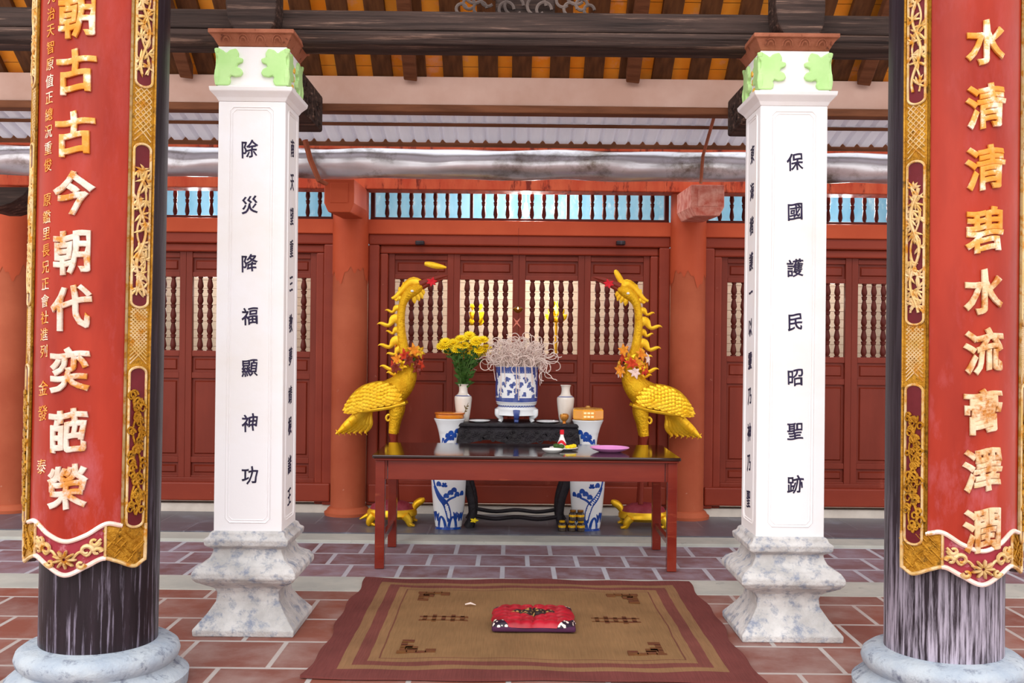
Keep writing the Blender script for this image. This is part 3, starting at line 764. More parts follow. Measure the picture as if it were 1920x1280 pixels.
    mm = MB().prism([(a.x + w_ * .18, zt), (b.x - w_ * .12, zt), (b.x - w_ * .02, zt + .06), (b.x, zt + .14), (b.x, zt + .4), (a.x, zt + .4), (a.x, zt + .14), (a.x + w_ * .05, zt + .06)], 'y', Yf + .0, Yp - .005)
    tag(mm.build('corbel', DARKWOOD, loc=(cx, Yf + .1, zt), bevel=.012), 'dark curved wooden corbel standing on top of the %s white pillar' % side, 'bracket', 'corbels on the white pillars')
    xi = cx - .03 if side == 'left' else cx + .085
    t = thing('tie_beam', (xi, 6.5, 2.85), 'dark carved tie beam running back from the %s white pillar' % side, 'beam', 'carved tie beams behind the pillars')
    MB().box(xi - .09, xi + .09, cy + hw + .02, 7.12, 2.88, 3.12).build('beam_body', DARKWOOD, t, bevel=.015)
    mm = MB()
    for i in range(22):
        y = cy + hw + .05 + i * .055; zc_ = 2.97 + .07 * sin(i * 1.7); r = .03 + .012 * sin(i * 2.3)
        mm.sweep([(xi + sx * .092, y + r * cos(q) * (1 - q / 9), zc_ + r * sin(q) * (1 - q / 9)) for q in [j * .55 for j in range(11)]], .010, 5)
    mm.build('carved_scroll', DARKWOOD, t, smooth=True)
pillar('left', -1, (401, 528), (425, 520), [('除', 279), ('災', 384), ('降', 493), ('福', 592), ('顯', 690), ('神', 792), ('功', 891)], 468,
       list(zip('南天望重三教夢靖根諸王', (277, 341, 404, 465, 531, 605, 667, 740, 797, 870, 930))))
pillar('right', 1, (1406, 1557), (1452, 1545), [('保', 303), ('國', 397), ('護', 502), ('民', 604), ('昭', 708), ('聖', 808), ('跡', 908)], 1491,
       list(zip('東海楷護一以靈乃神乃聖', (290, 359, 424, 491, 549, 615, 677, 744, 811, 869, 936))))

exec_next = True
# ------------------------------------------------------------ altar table
TX = at(986, 860, 7.3).x; TF, TBk = 6.95, 7.82; TZ = .752
t = thing('altar_table', (TX, 7.4, 0), 'long red mahogany offering table with dark polished top, in front of the doors', 'table')
hwT = 1.008
MB().box(TX - hwT, TX + hwT, TF, TBk, TZ - .022, TZ).build('tabletop', TTOP, t, bevel=.006)
MB().box(TX - hwT + .012, TX + hwT - .012, TF + .012, TBk - .012, TZ - .036, TZ - .022).build('top_moulding', TABLE, t, bevel=.004)
hx = hwT - .05
for nm, (x0, x1, y0, y1) in (('apron', (TX - hx + .05, TX + hx - .05, TF + .045, TF + .075)), ('apron', (TX - hx + .05, TX + hx - .05, TBk - .085, TBk - .055)),
                             ('apron', (TX - hx + .02, TX - hx + .045, TF + .05, TBk - .08)), ('apron', (TX + hx - .045, TX + hx - .02, TF + .05, TBk - .08))):
    MB().box(x0, x1, y0, y1, TZ - .165, TZ - .036).build(nm, TABLE, t, bevel=.003)
for x in (-1, 1):
    for y in (TF + .035, TBk - .1):
        MB().box(TX + x * hx - .031, TX + x * hx + .031, y, y + .062, .003 if y < 7.87 else .03, TZ - .036).build('leg', TABLE, t, bevel=.004)
    MB().box(TX + x * hx - .015, TX + x * hx + .015, TF + .09, TBk - .09, .155, .195).build('stretcher', TABLE, t, bevel=.003)

# ------------------------------------------------------------ black carved stand behind the table
K = 8.5 / 2000
SX0, SX1 = at(857, 800, 8.4).x, at(1086, 800, 8.4).x
SZ = at(970, 793, 8.4).z; sc_ = (SX0 + SX1) / 2
t = thing('incense_stand', (sc_, 8.6, .03), 'low black carved incense table standing behind the offering table', 'table')
MB().box(SX0, SX1, 8.35, 8.85, SZ - .03, SZ).build('tabletop', BLACKC, t, bevel=.01)
mm = MB()
n = 24; rings = []
for i in range(n + 1):
    u = i / n; x = SX0 + .01 + (SX1 - SX0 - .02) * u; d = .15 + .02 * cos(u * 4 * pi)
    rings.append([(x, 8.37, SZ - .03), (x, 8.35, SZ - .05), (x, 8.345, SZ - d), (x, 8.39, SZ - d)])
ap = mm.loft(rings).build('apron', BLACKC, t, smooth=True)
mm = MB()
for i in range(30):
    x = SX0 + .04 + (SX1 - SX0 - .08) * i / 29; z = SZ - .1 + .03 * sin(i * 2.1); r = .022 + .008 * sin(i * 1.3)
    mm.sweep([(x + r * cos(q) * (1 - q / 8), 8.345, z + r * sin(q) * (1 - q / 8) * (1 if i % 2 else -1)) for q in [j * .55 for j in range(10)]], .007, 5)
mm.build('carved_scroll', BLACKC, ap, smooth=True)
for s, px in ((-1, 886), (1, 1050)):
    for y in (8.42, 8.78):
        x = at(px, 940, 8.42).x
        q = cr([(x + s * .10, y, SZ - .04, .05), (x + s * .12, y, SZ - .18, .048), (x + s * .06, y, .42, .038), (x + s * .01, y, .25, .034), (x - s * .0, y, .12, .034), (x + s * .03, y, .032, .045)], 16)
        MB().sweep([p[:3] for p in q], [p[3] for p in q], 10).build('leg', BLACKC, t, smooth=True)
xa, xb = at(892, 970, 8.42).x, at(1045, 970, 8.42).x
for y in (8.42, 8.78):
    q = cr([(xa, y, .12), (xa + .15, y, .1), ((xa + xb) / 2, y, .115), (xb - .15, y, .1), (xb, y, .12)], 20)
    MB().sweep(q, (lambda: [(.02, .016)] * 20)(), 8).build('stretcher', BLACKC, t, smooth=True)
p = at(889, 975, 8.36); o = MB()
for i in range(5):
    a = 2 * pi * i / 5; o.sweep([(p.x + v * .035 * cos(a), p.y - .01, p.z + v * .02 * sin(a)) for v in (0, .5, 1)], [(.008, .008), (.012, .01), (.002, .002)], 6)
tag(o.build('ribbon_bow', YEL, loc=p, smooth=True), 'small yellow bow tied to the left foot of the black incense table', 'bow')

# ------------------------------------------------------------ lathe with painted strokes
def prof_r(prof, z):
    for (r0, z0), (r1, z1) in zip(prof, prof[1:]):
        if z0 <= z <= z1: return r0 + (r1 - r0) * (z - z0) / max(1e-9, z1 - z0)
    return prof[-1][0]
def paint(mb, prof, c, strokes, lift=.0012):
    """strokes: (points[(theta,z)], width) drawn as ribbons lying on the turned surface; theta 0 faces the camera"""
    for pts, wd in strokes:
        P = cr(pts, max(4, 4 * len(pts))); n = len(P); L = []; Rr = []
        for i in range(n):
            a, b = P[max(0, i - 1)], P[min(n - 1, i + 1)]
            r = prof_r(prof, P[i][1]); tx, tz = (b[0] - a[0]) * r, b[1] - a[1]; l = max(1e-6, sqrt(tx * tx + tz * tz))
            ww = (wd if not callable(wd) else wd(i / (n - 1))) * (.35 + .65 * sin(pi * (.12 + .76 * i / (n - 1))))
            for sgn, lst in ((1, L), (-1, Rr)):
                th, z = P[i][0] - sgn * tz / l * ww / r, P[i][1] + sgn * tx / l * ww
                rr = prof_r(prof, z) + lift
                lst.append((c[0] + rr * sin(th), c[1] - rr * cos(th), c[2] + z))
        mb.loft([L, Rr], cap=False, closed=False)
def smoothprof(pts, n=40): return cr(pts, n)

# tall blue-and-white floor vases
VP = smoothprof([(.098, 0), (.105, .015), (.122, .15), (.137, .32), (.14, .42), (.122, .52), (.082, .6), (.072, .65), (.08, .72), (.1, .8), (.124, .855)], 60)
def floor_vase(px, mirror, lab):
    p = at(px, 988, 8.42); c = (p.x, 8.42, .03)
    t = thing('floor_vase', c, lab, 'vase', 'tall blue and white floor vases')
    MB().lathe([(r, z) for r, z in VP] + [(.12, .86), (.11, .85), (.07, .68), (.0005, .66)], 48, c).build('body', PORC, t, smooth=True)
    mm = MB(); st = []
    m = -1 if mirror else 1
    st.append(([(m * -.9, .34), (m * -.55, .26), (m * -.15, .2), (m * .05, .12), (m * .1, .06)], .016))
    st.append(([(m * -.2, .2), (m * .1, .24), (m * .5, .26)], .006))
    st.append(([(m * -.75, .3), (m * -1.0, .42), (m * -.6, .5)], .008))
    rnd = random.Random(5)
    for (a, z, n) in ((.15, .28, 10), (.55, .265, 10), (-.1, .255, 6), (.9, .27, 7), (-.55, .345, 7), (-.2, .34, 4), (.35, .3, 8)):
        for k in range(n):
            q = pi * k / (n - 1); st.append(([(m * a, z), (m * (a + .17 * cos(q)), z + .004 + .028 * sin(q))], .006))
    for a in (-1.1, -.8, .55, .85, 1.1):
        for k in range(4): st.append(([(m * a, .06), (m * (a + .12 * (k - 1.5)), .12 + .02 * rnd.random())], .004))
    for a in (-.45, .35):
        for r in (.3, .45): st.append(([(m * (a - r * .8), .01), (m * (a - r * .5), .07), (m * (a), .1), (m * (a + r * .5), .07), (m * (a + r * .8), .01)], .005))
    st.append(([(-1.4, .006), (-.7, .006), (0, .006), (.7, .006), (1.4, .006)], .006))
    # pine on the flared neck
    st.append(([(m * -.7, .62), (m * -.3, .69), (m * .2, .71), (m * .7, .73)], .008))
    for (a, z, n) in ((.2, .74, 10), (.55, .72, 9), (.3, .70, 8), (.75, .755, 7), (-.1, .72, 6)):
        for k in range(n):
            q = pi * k / (n - 1); st.append(([(m * a, z), (m * (a + .26 * cos(q)), z + .03 * sin(q))], .006))
    st.append(([(m * -.75, .6), (m * -.7, .66), (m * -.6, .71)], .01))
    st = [(a_, b_ * 1.5) for a_, b_ in st]; paint(mm, VP, c, st); mm.build('painted_pine', BLUE, t, smooth=True)
    return c
vL = floor_vase(841, False, 'tall blue and white floor vase under the flat amber tin, left of black stand')
vR = floor_vase(1100, True, 'tall blue and white floor vase under the yellow tin, right of black stand')
# tins on the vases
c = (vL[0], vL[1], vL[2] + .861)
t = thing('cake_tin', c, 'flat amber round tin lying on the rim of the left floor vase', 'tin')
MB().lathe([(.108, 0), (.112, .006), (.112, .03), (.118, .032), (.118, .042), (.11, .046)], 32, c).build('tin_body', AMBER, t, smooth=True)
MB().lathe([(.119, .033), (.121, .036), (.119, .041)], 32, c, cap=False).build('lid_rim', M('dark_orange_rim', '#a04a14', rough=.3), t, smooth=True)
c = (vR[0], vR[1], vR[2] + .861)
t = thing('cake_tin', c, 'taller yellow eight-sided tin with dark top on the rim of the right floor vase', 'tin')
MB().lathe([(.118, 0), (.126, .006), (.126, .012), (.128, .013), (.128, .076), (.122, .082)], 8, c, ph=pi / 8).build('tin_body', YELTIN, t, bevel=.003)
MB().lathe([(.124, .082), (.118, .09), (.05, .096), (.02, .097), (.015, .108), (.0005, .11)], 8, c, ph=pi / 8).build('lid', M('brown_gold_lid', '#a8742c', '#c08a3a', rough=.25, coat=.4), t, bevel=.002)
mm = MB()
for r in range(2):
    for i in range(3):
        mm.box(c[0] - .04 + .028 * i, c[0] - .018 + .028 * i, c[1] - .1205, c[1] - .117, c[2] + .022 + .028 * r, c[2] + .036 + .028 * r)
mm.build('label_marks', M('pale_yellow_print', '#fff2b8', rough=.4), t)

# incense burner jar on the stand
pb = at(968, 792, 8.58); bx, by = pb.x, 8.58
c = (bx, by, SZ)
t = thing('incense_burner', c, 'large blue and white porcelain incense jar on footed pedestal amid the black stand', 'incense burner')
foot = MB().lathe([(.15, .05), (.176, .056), (.168, .085), (.172, .1), (.15, .118), (.145, .13), (.16, .14), (.163, .15), (.15, .155)], 48, c).build('pedestal', PORC, t, smooth=True)
for k in range(6):
    a = 2 * pi * k / 6 - pi / 2
    q = cr([(.165, .1), (.168, .06), (.14, .03), (.152, .002)], 10)
    MB().sweep([(c[0] + r * cos(a), c[1] + r * sin(a), c[2] + z) for r, z in q], [.03 - .0016 * i for i in range(10)], 8).build('foot', PORC if k % 2 else BLUE2, t, smooth=True)
JP = smoothprof([(.16, .155), (.166, .165), (.17, .25), (.17, .4), (.173, .435), (.178, .445)], 30)
MB().lathe([(r, z) for r, z in JP] + [(.168, .446), (.16, .43), (.0005, .42)], 56, c).build('jar', PORC, t, smooth=True)
mm = MB(); st = []; rnd = random.Random(3)
for z, wd in ((.172, .004), (.182, .0025), (.19, .0025), (.428, .006), (.395, .0015)):
    st.append(([(-1.5 + .3 * i, z) for i in range(11)], wd * 1.6))
for i in range(24): st.append(([(-1.4 + i * .12, .418), (-1.36 + i * .12, .405), (-1.3 + i * .12, .414)], .006))
for (a, z) in ((-.45, .34), (.45, .34), (-.8, .26), (.8, .26), (0, .25), (-.35, .24), (.4, .22), (-1.15, .32), (1.15, .32), (0, .36), (-1.2, .22), (1.2, .22), (-.6, .3), (.6, .3), (-.2, .3), (.2, .3), (-1, .38), (1, .38), (-.9, .21), (.9, .2), (0, .21)):
    for k in range(11):
        q = rnd.uniform(0, 2 * pi); d = rnd.uniform(.01, .03)
        st.append(([(a, z), (a + d * 3 * cos(q), z + d * .5 * sin(q) + .006), (a + d * 6 * cos(q), z + d * sin(q))], .0055))
for s in (-1, 1):
    for k in range(6): st.append(([(s * (1.25 + .05 * k), .2), (s * (1.2 + .05 * k), .3), (s * (1.28 + .05 * k), .39)], .009))
st = [(a_, b_ * 1.5) for a_, b_ in st]; paint(mm, JP, c, st); mm.build('painted_pattern', BLUE2, t, smooth=True)
mm = MB(); pp = [(.172, .1), (.1721, .101)]
for i in range(20):
    a = -1.4 + i * .147
    paint(mm, [(.148, .12), (.15, .135)], c, [([(a, .121), (a + .07, .131), (a + .13, .123)], .004)], lift=.004)
mm.build('painted_band', BLUE2, foot)
# curling burnt incense
mm = MB(); rnd = random.Random(11); jt = c[2] + .43
for i in range(230):
    a = rnd.uniform(0, 2 * pi); r = .15 * sqrt(rnd.random()); L = rnd.uniform(.2, .44)
    p_ = Vector((c[0] + r * cos(a), c[1] + r * sin(a), jt - .03)); d_ = Vector((cos(a) * r * 4, sin(a) * r * 4, 1)).normalized()
    pts = [p_.copy()]; N = 26; step = L / N; kx = rnd.choice((-1, 1)); ax_ = Vector((rnd.uniform(-.5, .5), rnd.choice((-1, 1)), rnd.uniform(-.4, .4))).normalized()
    for k in range(N):
        if rnd.random() < .12: ax_ = -ax_
        cv = 6 + 24 * (k / N) * (.6 + .8 * rnd.random()) if k > 3 else rnd.uniform(-6, 6)
        d_ = (Matrix.Rotation(cv * step, 3, ax_) @ d_).normalized(); p_ = p_ + d_ * step
        if p_.z < jt + .01 and k > 6 and (p_.x - c[0]) ** 2 + (p_.y - c[1]) ** 2 < .04: d_.z = abs(d_.z)
        pts.append(p_.copy())
    mm.sweep(cr(pts, 30), .0034, 4, cap=False)
for i in range(14):
    a = rnd.uniform(-pi, 0) if i < 9 else rnd.uniform(-.4, .4)
    ax, ay = cos(a), sin(a)
    pts = [(c[0] + .12 * ax, c[1] + .12 * ay, jt), (c[0] + .165 * ax, c[1] + .165 * ay, jt + .06), (c[0] + .195 * ax, c[1] + .195 * ay, jt + .02), (c[0] + .19 * ax + .01, c[1] + .19 * ay, jt - rnd.uniform(.04, .14))]
    mm.sweep(cr(pts, 16), .0028, 4, cap=False)
for (px, z1) in ((939, .22), (968, .2), (973, .25)):
    xx = at(px, 700, 8.4).x
    mm.sweep(cr([(xx, by - .12, jt + .02), (xx, by - .178, jt + .01), (xx + .002, by - .181, jt - .1), (xx, by - .179, jt - z1)], 14), .004, 4)
o = mm.build('burnt_incense', COIL, smooth=True, loc=(c[0], c[1], jt))
tag(o, 'tangled mass of pale curling burnt incense sticks standing in the porcelain jar', 'incense', kind='stuff')
# paper star on a stick
p = at(969, 605, 8.58); t = thing('paper_star', (p.x, 8.58, jt), 'small salmon paper star on a stick above the burnt incense', 'ornament')
MB().sweep([(p.x, 8.58, jt - .02), (p.x + .003, 8.58, p.z)], .003, 6).build('stick', BROWN2, t)
mm = MB()
for a, L in ((55, .048), (125, .048), (-50, .05), (-130, .05), (90, .02)):
    a = radians(a); mm.sweep([(p.x + v * L * cos(a), 8.575 - .006 * sin(v * 3), p.z + v * L * sin(a)) for v in (0, .4, 1)], [(.009, .009), (.009, .006), (.002, .001)], 6)
mm.build('star', PINKS, t, smooth=True)
# hanging brass lamp
p = at(971, 580, 8.9); t = thing('hanging_lamp', (p.x, 8.9, p.z), 'small brass bowl lamp hanging before the middle of the central doors', 'lamp')
MB().lathe([(.0005, -.03), (.02, -.026), (.04, -.008), (.045, .004), (.042, .012), (.03, .018), (.012, .028), (.0005, .03)], 24, (p.x, 8.9, p.z)).build('bowl', BRASS, t, smooth=True)
MB().sweep([(p.x, 8.9, p.z + .028), (p.x, 8.9, Zw(432)), (p.x, 9.02, Zw(430))], .0012, 5).build('cord', REDDK, t)
MB().lathe([(.0005, 0), (.006, .004), (.004, .014), (.0005, .02)], 10, (p.x, 8.848, p.z + .0)).build('flame', emis('candle_flame', '#ffe9b0', 4), t, smooth=True)

# small vases on the stand
def small_vase(px, lab, deco):
    p = at(px, 792, 8.56); c = (p.x, 8.56, SZ)
    t = thing('flower_vase', c, lab, 'vase', 'cream porcelain vases on the black stand')
    pr = smoothprof([(.045, 0), (.048, .006), (.06, .08), (.07, .17), (.066, .2), (.042, .22), (.034, .25), (.036, .28), (.045, .295)], 40)
    MB().lathe(pr + [(.042, .297), (.03, .27), (.0005, .26)], 36, c).build('body', PORCW, t, smooth=True)
    mm = MB(); paint(mm, pr, c, [([(-1.5 + .3 * i, .205) for i in range(11)], .003)]); mm.build('painted_ring', BLUE2, t)
    if deco:
        mm = MB(); paint(mm, pr, c, [([(-.1, .03), (.3, .08), (.5, .12), (.7, .15)], .003)] + [([(.3 + .1 * k, .08 + .02 * k), (.6 + .1 * k, .085 + .02 * k)], .005) for k in range(3)] + [([(.4, .1), (.2, .13)], .004)])
        mm.build('painted_branch', M('brown_branch_glaze', '#6e5a34', rough=.3), t)
    return c
sv1 = small_vase(868, 'cream porcelain vase filled with yellow chrysanthemums on the black stand', True)
sv2 = small_vase(1060, 'empty cream porcelain vase on the black stand', False)
# chrysanthemums
def blossom_mesh(par):
    mm = MB(); rnd = random.Random(2)
    for ring, (n, L, up) in enumerate(((18, .058, .1), (16, .048, .5), (10, .032, 1.0))):
        for k in range(n):
            a = 2 * pi * k / n + ring * .3; d = Vector((cos(a) * cos(up), sin(a) * cos(up), sin(up)))
            sd = Vector((-sin(a), cos(a), 0)) * .0085
            b = d * .004; m_ = d * L * .6 + Vector((0, 0, .003)); e = d * L
            mm.add([b - sd * .5, b + sd * .5, m_ + sd, e, m_ - sd], [(0, 1, 2, 3, 4)])
    return mm
tops = [(830, 650), (842, 660), (850, 645), (864, 636), (880, 630), (893, 640), (905, 638), (912, 652), (898, 656), (882, 650), (870, 648), (866, 662), (889, 664), (856, 655), (835, 642), (908, 662), (876, 668)]
protof = None
for i, (px, py) in enumerate(tops):
    yy = 8.56 + random.uniform(-.07, .07); p = at(px, py, yy); base = Vector((sv1[0] + random.uniform(-.02, .02), sv1[1] + random.uniform(-.02, .02), sv1[2] + .27))
    f_ = thing('chrysanthemum', base, 'yellow chrysanthemum of the bunch in the cream vase on the black stand', 'flower', 'yellow chrysanthemums in the cream vase')
    mid = base.lerp(p, .5) + Vector((0, 0, .02)); mid.x = base.x + (p.x - base.x) * .42
    q = cr([base, mid, p], 10); MB().sweep(q, .003, 5).build('stem', STEM, f_)
    bl = blossom_mesh(f_); me = MB()
    rot = Matrix.Rotation(random.uniform(.3, .9), 3, 'X') @ Matrix.Rotation(random.uniform(0, 6), 3, 'Z'); sc2 = random.uniform(.9, 1.15)
    me.add([p + rot @ (Vector(v) * sc2) for v in bl.v], bl.f); me.build('blossom', YEL, f_)
    lf = MB()
    for k in range(16):
        u = random.uniform(.1, .85); b0 = Vector(q[int(u * 9)]); a = random.uniform(0, 2 * pi); L = random.uniform(.04, .07)
        d = Vector((cos(a), sin(a) * .6, random.uniform(.2, .9))).normalized() * L; sd = d.cross(Vector((0, 1, .3))).normalized() * L * .22
        lf.add([b0, b0 + d * .45 + sd, b0 + d, b0 + d * .45 - sd], [(0, 1, 2, 3)])
    lf.build('leaf', LEAF, f_)

# dishes and cup on the stand
def dish(px, py, Y, z, r, mat, lab, h=.018, nm='plate', grp=None):
    p = at(px, py, Y); c = (p.x, Y, z)
    o = MB().lathe([(r * .5, 0), (r * .55, .002), (r * .85, h * .55), (r, h), (r * .985, h + .003), (r * .8, h * .65), (r * .5, .006), (.0005, .006)], 40, c).build(nm, mat, smooth=True, loc=c, angle=60)
    return tag(o, lab, 'plate', grp), c
dish(899, 790, 8.45, SZ, .085, PORC, 'white dish left of the incense jar on the black stand', .014)
dish(1027, 790, 8.45, SZ, .09, PORC, 'white dish right of the incense jar on the black stand', .014)
p = at(1058, 792, 8.42); c = (p.x, 8.42, SZ); t = thing('offering_cup', c, 'small golden cup with amber foot on the right end of the black stand', 'cup')
MB().lathe([(.014, 0), (.012, .012), (.015, .02)], 20, c).build('foot', AMBER, t, smooth=True)
MB().lathe([(.015, .02), (.03, .035), (.036, .055), (.033, .07), (.022, .078), (.0005, .08)], 24, c).build('bowl', M('orange_gold_glass', '#b8742a', '#d89a4a', rough=.12, metal=.4), t, smooth=True)

# things on the offering table
_, c = dish(1036, 843, 7.2, TZ, .072, WHITEC, 'small empty white saucer left of the fruit plate on the offering table', .024)
_, c = dish(1057, 839, 7.4, TZ, .10, WHITEC, 'white plate holding fruit and a small bottle on the offering table', .016)
px0, py0 = c[0], c[1]
for i, (dx, dy, r, m_, lab, nm, cat) in enumerate(((.05, -.02, .017, YEL, 'yellow fruit on the white plate nearest its right rim', 'fruit', 'fruit'), (.025, -.045, .016, YEL, 'yellow fruit on the white plate in front of the bottle', 'fruit', 'fruit'), (.07, .01, .016, YEL, 'yellow fruit on the white plate furthest back to the right', 'fruit', 'fruit'), (-.02, -.04, .019, LEAF, 'green fruit on the white plate left of the bottle', 'fruit', 'fruit'), (-.05, -.01, .02, LEAF, 'green fruit on the white plate at its left rim', 'fruit', 'fruit'))):
    cc = (px0 + dx, py0 + dy, TZ + .009 + (.003 if abs(dx) > .06 else 0))
    o = MB().lathe([(.0005, 0), (r * .6, r * .2), (r, r * .9), (r * .75, r * 1.6), (.0005, r * 1.85)], 14, cc, sx=1.3).build(nm, m_, smooth=True, loc=cc); tag(o, lab, cat, 'fruit on the white plate')
cc = (px0 - .012, py0 + .03, TZ + .007); t = thing('sauce_bottle', cc, 'small white and red bottle with a red cap standing on the fruit plate', 'bottle')
MB().lathe([(.03, 0), (.032, .004), (.03, .04), (.022, .06), (.013, .085), (.011, .1)], 20, cc).build('body', WHITEC, t, smooth=True)
MB().lathe([(.013, .098), (.015, .1), (.014, .13), (.0005, .132)], 16, cc).build('cap', REDRIB, t, smooth=True)
mm = MB(); paint(mm, [(.033, 0), (.031, .04), (.023, .06), (.015, .085)], cc, [([(-1.2, .03), (-.6, .045), (0, .05), (.6, .035), (1.2, .02)], .01)]); mm.build('red_label', REDRIB, t)
dish(1143, 842, 7.3, TZ, .135, PINK, 'wide pink plastic plate on the right half of the offering table', .03)

# jars under the table
for px, py, z, lab in ((1054, 985, 0, 'left jar of the small gold-banded glass jars under the table'), (1072, 988, 0, 'middle jar on the floor of the gold-banded glass jars under the table'), (1089, 990, 0, 'right jar on the floor of the gold-banded glass jars under the table'),
                       (1074, 988, 1, 'upper jar stacked on the middle gold-banded glass jar under the table'), (1088, 990, 1, 'upper jar stacked on the right gold-banded glass jar under the table')):
    p = at(px, py, 8.3); c = (p.x, 8.3, .03 + z * .083); t = thing('glass_jar', c, lab, 'jar', 'gold-banded glass jars under the table')
    MB().lathe([(.027, 0), (.031, .004), (.031, .05), (.027, .06), (.021, .066), (.021, .07)], 20, c).build('body', GLASSD, t, smooth=True)
    MB().lathe([(.0315, .03), (.0325, .031), (.0325, .047), (.0315, .048)], 20, c, cap=False).build('gold_band', GOLDS, t, smooth=True)
    MB().lathe([(.023, .068), (.024, .07), (.024, .08), (.021, .083)], 20, c).build('lid', GOLDS if z == 0 else BRASS, t, smooth=True)

# ------------------------------------------------------------ cranes standing on turtles
KC = 8.55 / 2000
def crane(side, m, px):
    Yc = 8.55; p0 = at(px, 990, Yc); cx = p0.x; z0 = .03
    adj = 0
    def W(u, v): return (cx + m * (u - 735) * KC, z0 + (988 - v) * KC)   # photo-like profile drawn in the crane's own plane
    def V(u, v, y=0): x, z = W(u, v); return (x, Yc + y, z)
    root = thing('crane_statue', (cx, Yc, .3), 'golden crane statue with flame plumes standing on a turtle at the %s, facing %s' % (side, 'right' if m > 0 else 'left'), 'statue', 'golden crane statues')
    path = cr([(664, 768, 5, 5), (680, 762, 15, 18), (703, 754, 23, 27), (728, 745, 27, 28), (748, 730, 24, 24), (760, 711, 19, 19), (761, 692, 13.5, 14), (757, 672, 10.5, 10), (752, 650, 9, 9), (748, 620, 8, 8), (748, 595, 7.5, 7.5), (751, 575, 7.5, 7.5), (758, 561, 9.5, 9), (768, 552, 11.5, 10), (779, 546, 9.5, 8.5), (786, 541, 6.5, 6.5)], 70)
    MB().sweep([V(u, v) for u, v, a, b in path], [(b * KC, a * KC) for u, v, a, b in path], 20, ref=(0, 1, 0)).build('body', GOLD, root, smooth=True)
    # beak: two mandibles
    for a, b, th in (((783, 539), (836, 521), 7.5), ((783, 546), (828, 528), 5.5)):
        q = [(a[0] + (b[0] - a[0]) * t, a[1] + (b[1] - a[1]) * t - 2 * sin(t * pi)) for t in (0, .3, .6, .85, 1)]
        MB().sweep([V(u, v) for u, v in q], [th * f_ * KC for f_ in (1, .85, .6, .35, .08)], 10).build('beak', BEAK, root, smooth=True)
    o = MB()
    for a in (10, 70, 150, 200, 260, 320):
        aa = radians(a); o.sweep([V(805 + m * 0 + 10 * v * cos(aa), 534 - 9 * v * sin(aa), -.018 - .01 * v) for v in (0, .5, 1)], [(.006, .01), (.008, .014), (.002, .003)], 6)
    o.build('ribbon', REDRIB, root, smooth=True)
    for s in (-1, 1):
        x, z = W(769, 552)
        MB().lathe([(.0005, -.011), (.011, -.006), (.013, 0), (.011, .006), (.0005, .011)], 14, (x, Yc + s * .04, z)).build('eye', WHITEC, root, smooth=True)
    # crest and beard
    o = MB()
    o.sweep([V(u, v) for u, v in cr([(782, 540), (770, 534), (758, 540), (748, 552), (738, 562), (730, 566)], 16)], [(.012, .045 * (1 - .75 * i / 15)) for i in range(16)], 8, ref=(0, 1, 0))
    for u, v, du, dv in ((764, 538, 2, -10), (755, 544, -4, -9), (772, 535, 4, -7), (748, 552, -5, -8)):
        o.sweep([V(u, v), V(u + du * .6, v + dv * .6), V(u + du, v + dv)], [(.01, .026), (.009, .018), (.002, .003)], 8, ref=(0, 1, 0))
    o.build('crest', GOLDS, root, smooth=True)
    o = MB()
    for u, v, du, dv in ((776, 556, 6, 14), (782, 552, 6, 14), (771, 560, 2, 15), (786, 549, 4, 10)):
        o.sweep([V(u, v), V(u + du * .6, v + dv * .6), V(u + du, v + dv)], [(.012, .02), (.01, .02), (.003, .004)], 8, ref=(0, 1, 0))
    o.build('beard', GOLDS, root, smooth=True)
    # long crest feather
    if side == 'right': q = cr([(775, 545), (781, 530), (790, 514), (793, 508)], 10)
    else: q = cr([(791, 500), (803, 502), (818, 505), (832, 507)], 10)
    f_ = MB().sweep([V(u, v, -.01) for u, v in q], [(.006, (.004 + .02 * sin(pi * (.15 + .8 * i / 9)))) for i in range(10)], 8, ref=(0, 1, 0)).build('crest_feather', GOLDS, root, smooth=True)
    if side == 'left':
        MB().sweep([V(u, v, 0) for u, v in cr([(783, 540), (806, 524), (818, 512), (812, 504)], 10)], .0022, 5).build('feather_wire', BEAK, root, smooth=True)
    # flame plumes
    for (bx_, by_, tx_, ty_, w_) in ((746, 566, 732, 566, 6), (745, 584, 718, 591, 7), (744, 604, 704, 618, 10), (744, 625, 720, 630, 7), (746, 645, 706, 658, 10), (750, 660, 722, 673, 8), (752, 690, 709, 697, 10), (752, 700, 722, 708, 8)):
        L = sqrt((tx_ - bx_) ** 2 + (ty_ - by_) ** 2); nx, ny = -(ty_ - by_) / L, (tx_ - bx_) / L; n = 18; q = []; rr = []
        for i in range(n):
            t = i / (n - 1); off = w_ * .6 * sin(t * 2.6 * pi + .4) * (1 - .3 * t) * min(1, 3 * t)
            q.append(V(bx_ + (tx_ - bx_) * t + nx * off, by_ + (ty_ - by_) * t + ny * off))
            rr.append((.009 * (1 - .6 * t), KC * w_ * .8 * (1 - t) ** .8 * (1 + .25 * sin(t * 3 * pi)) + .001))
        MB().sweep(q, rr, 8, ref=(0, 1, 0)).build('flame_plume', GOLDS, root, smooth=True)
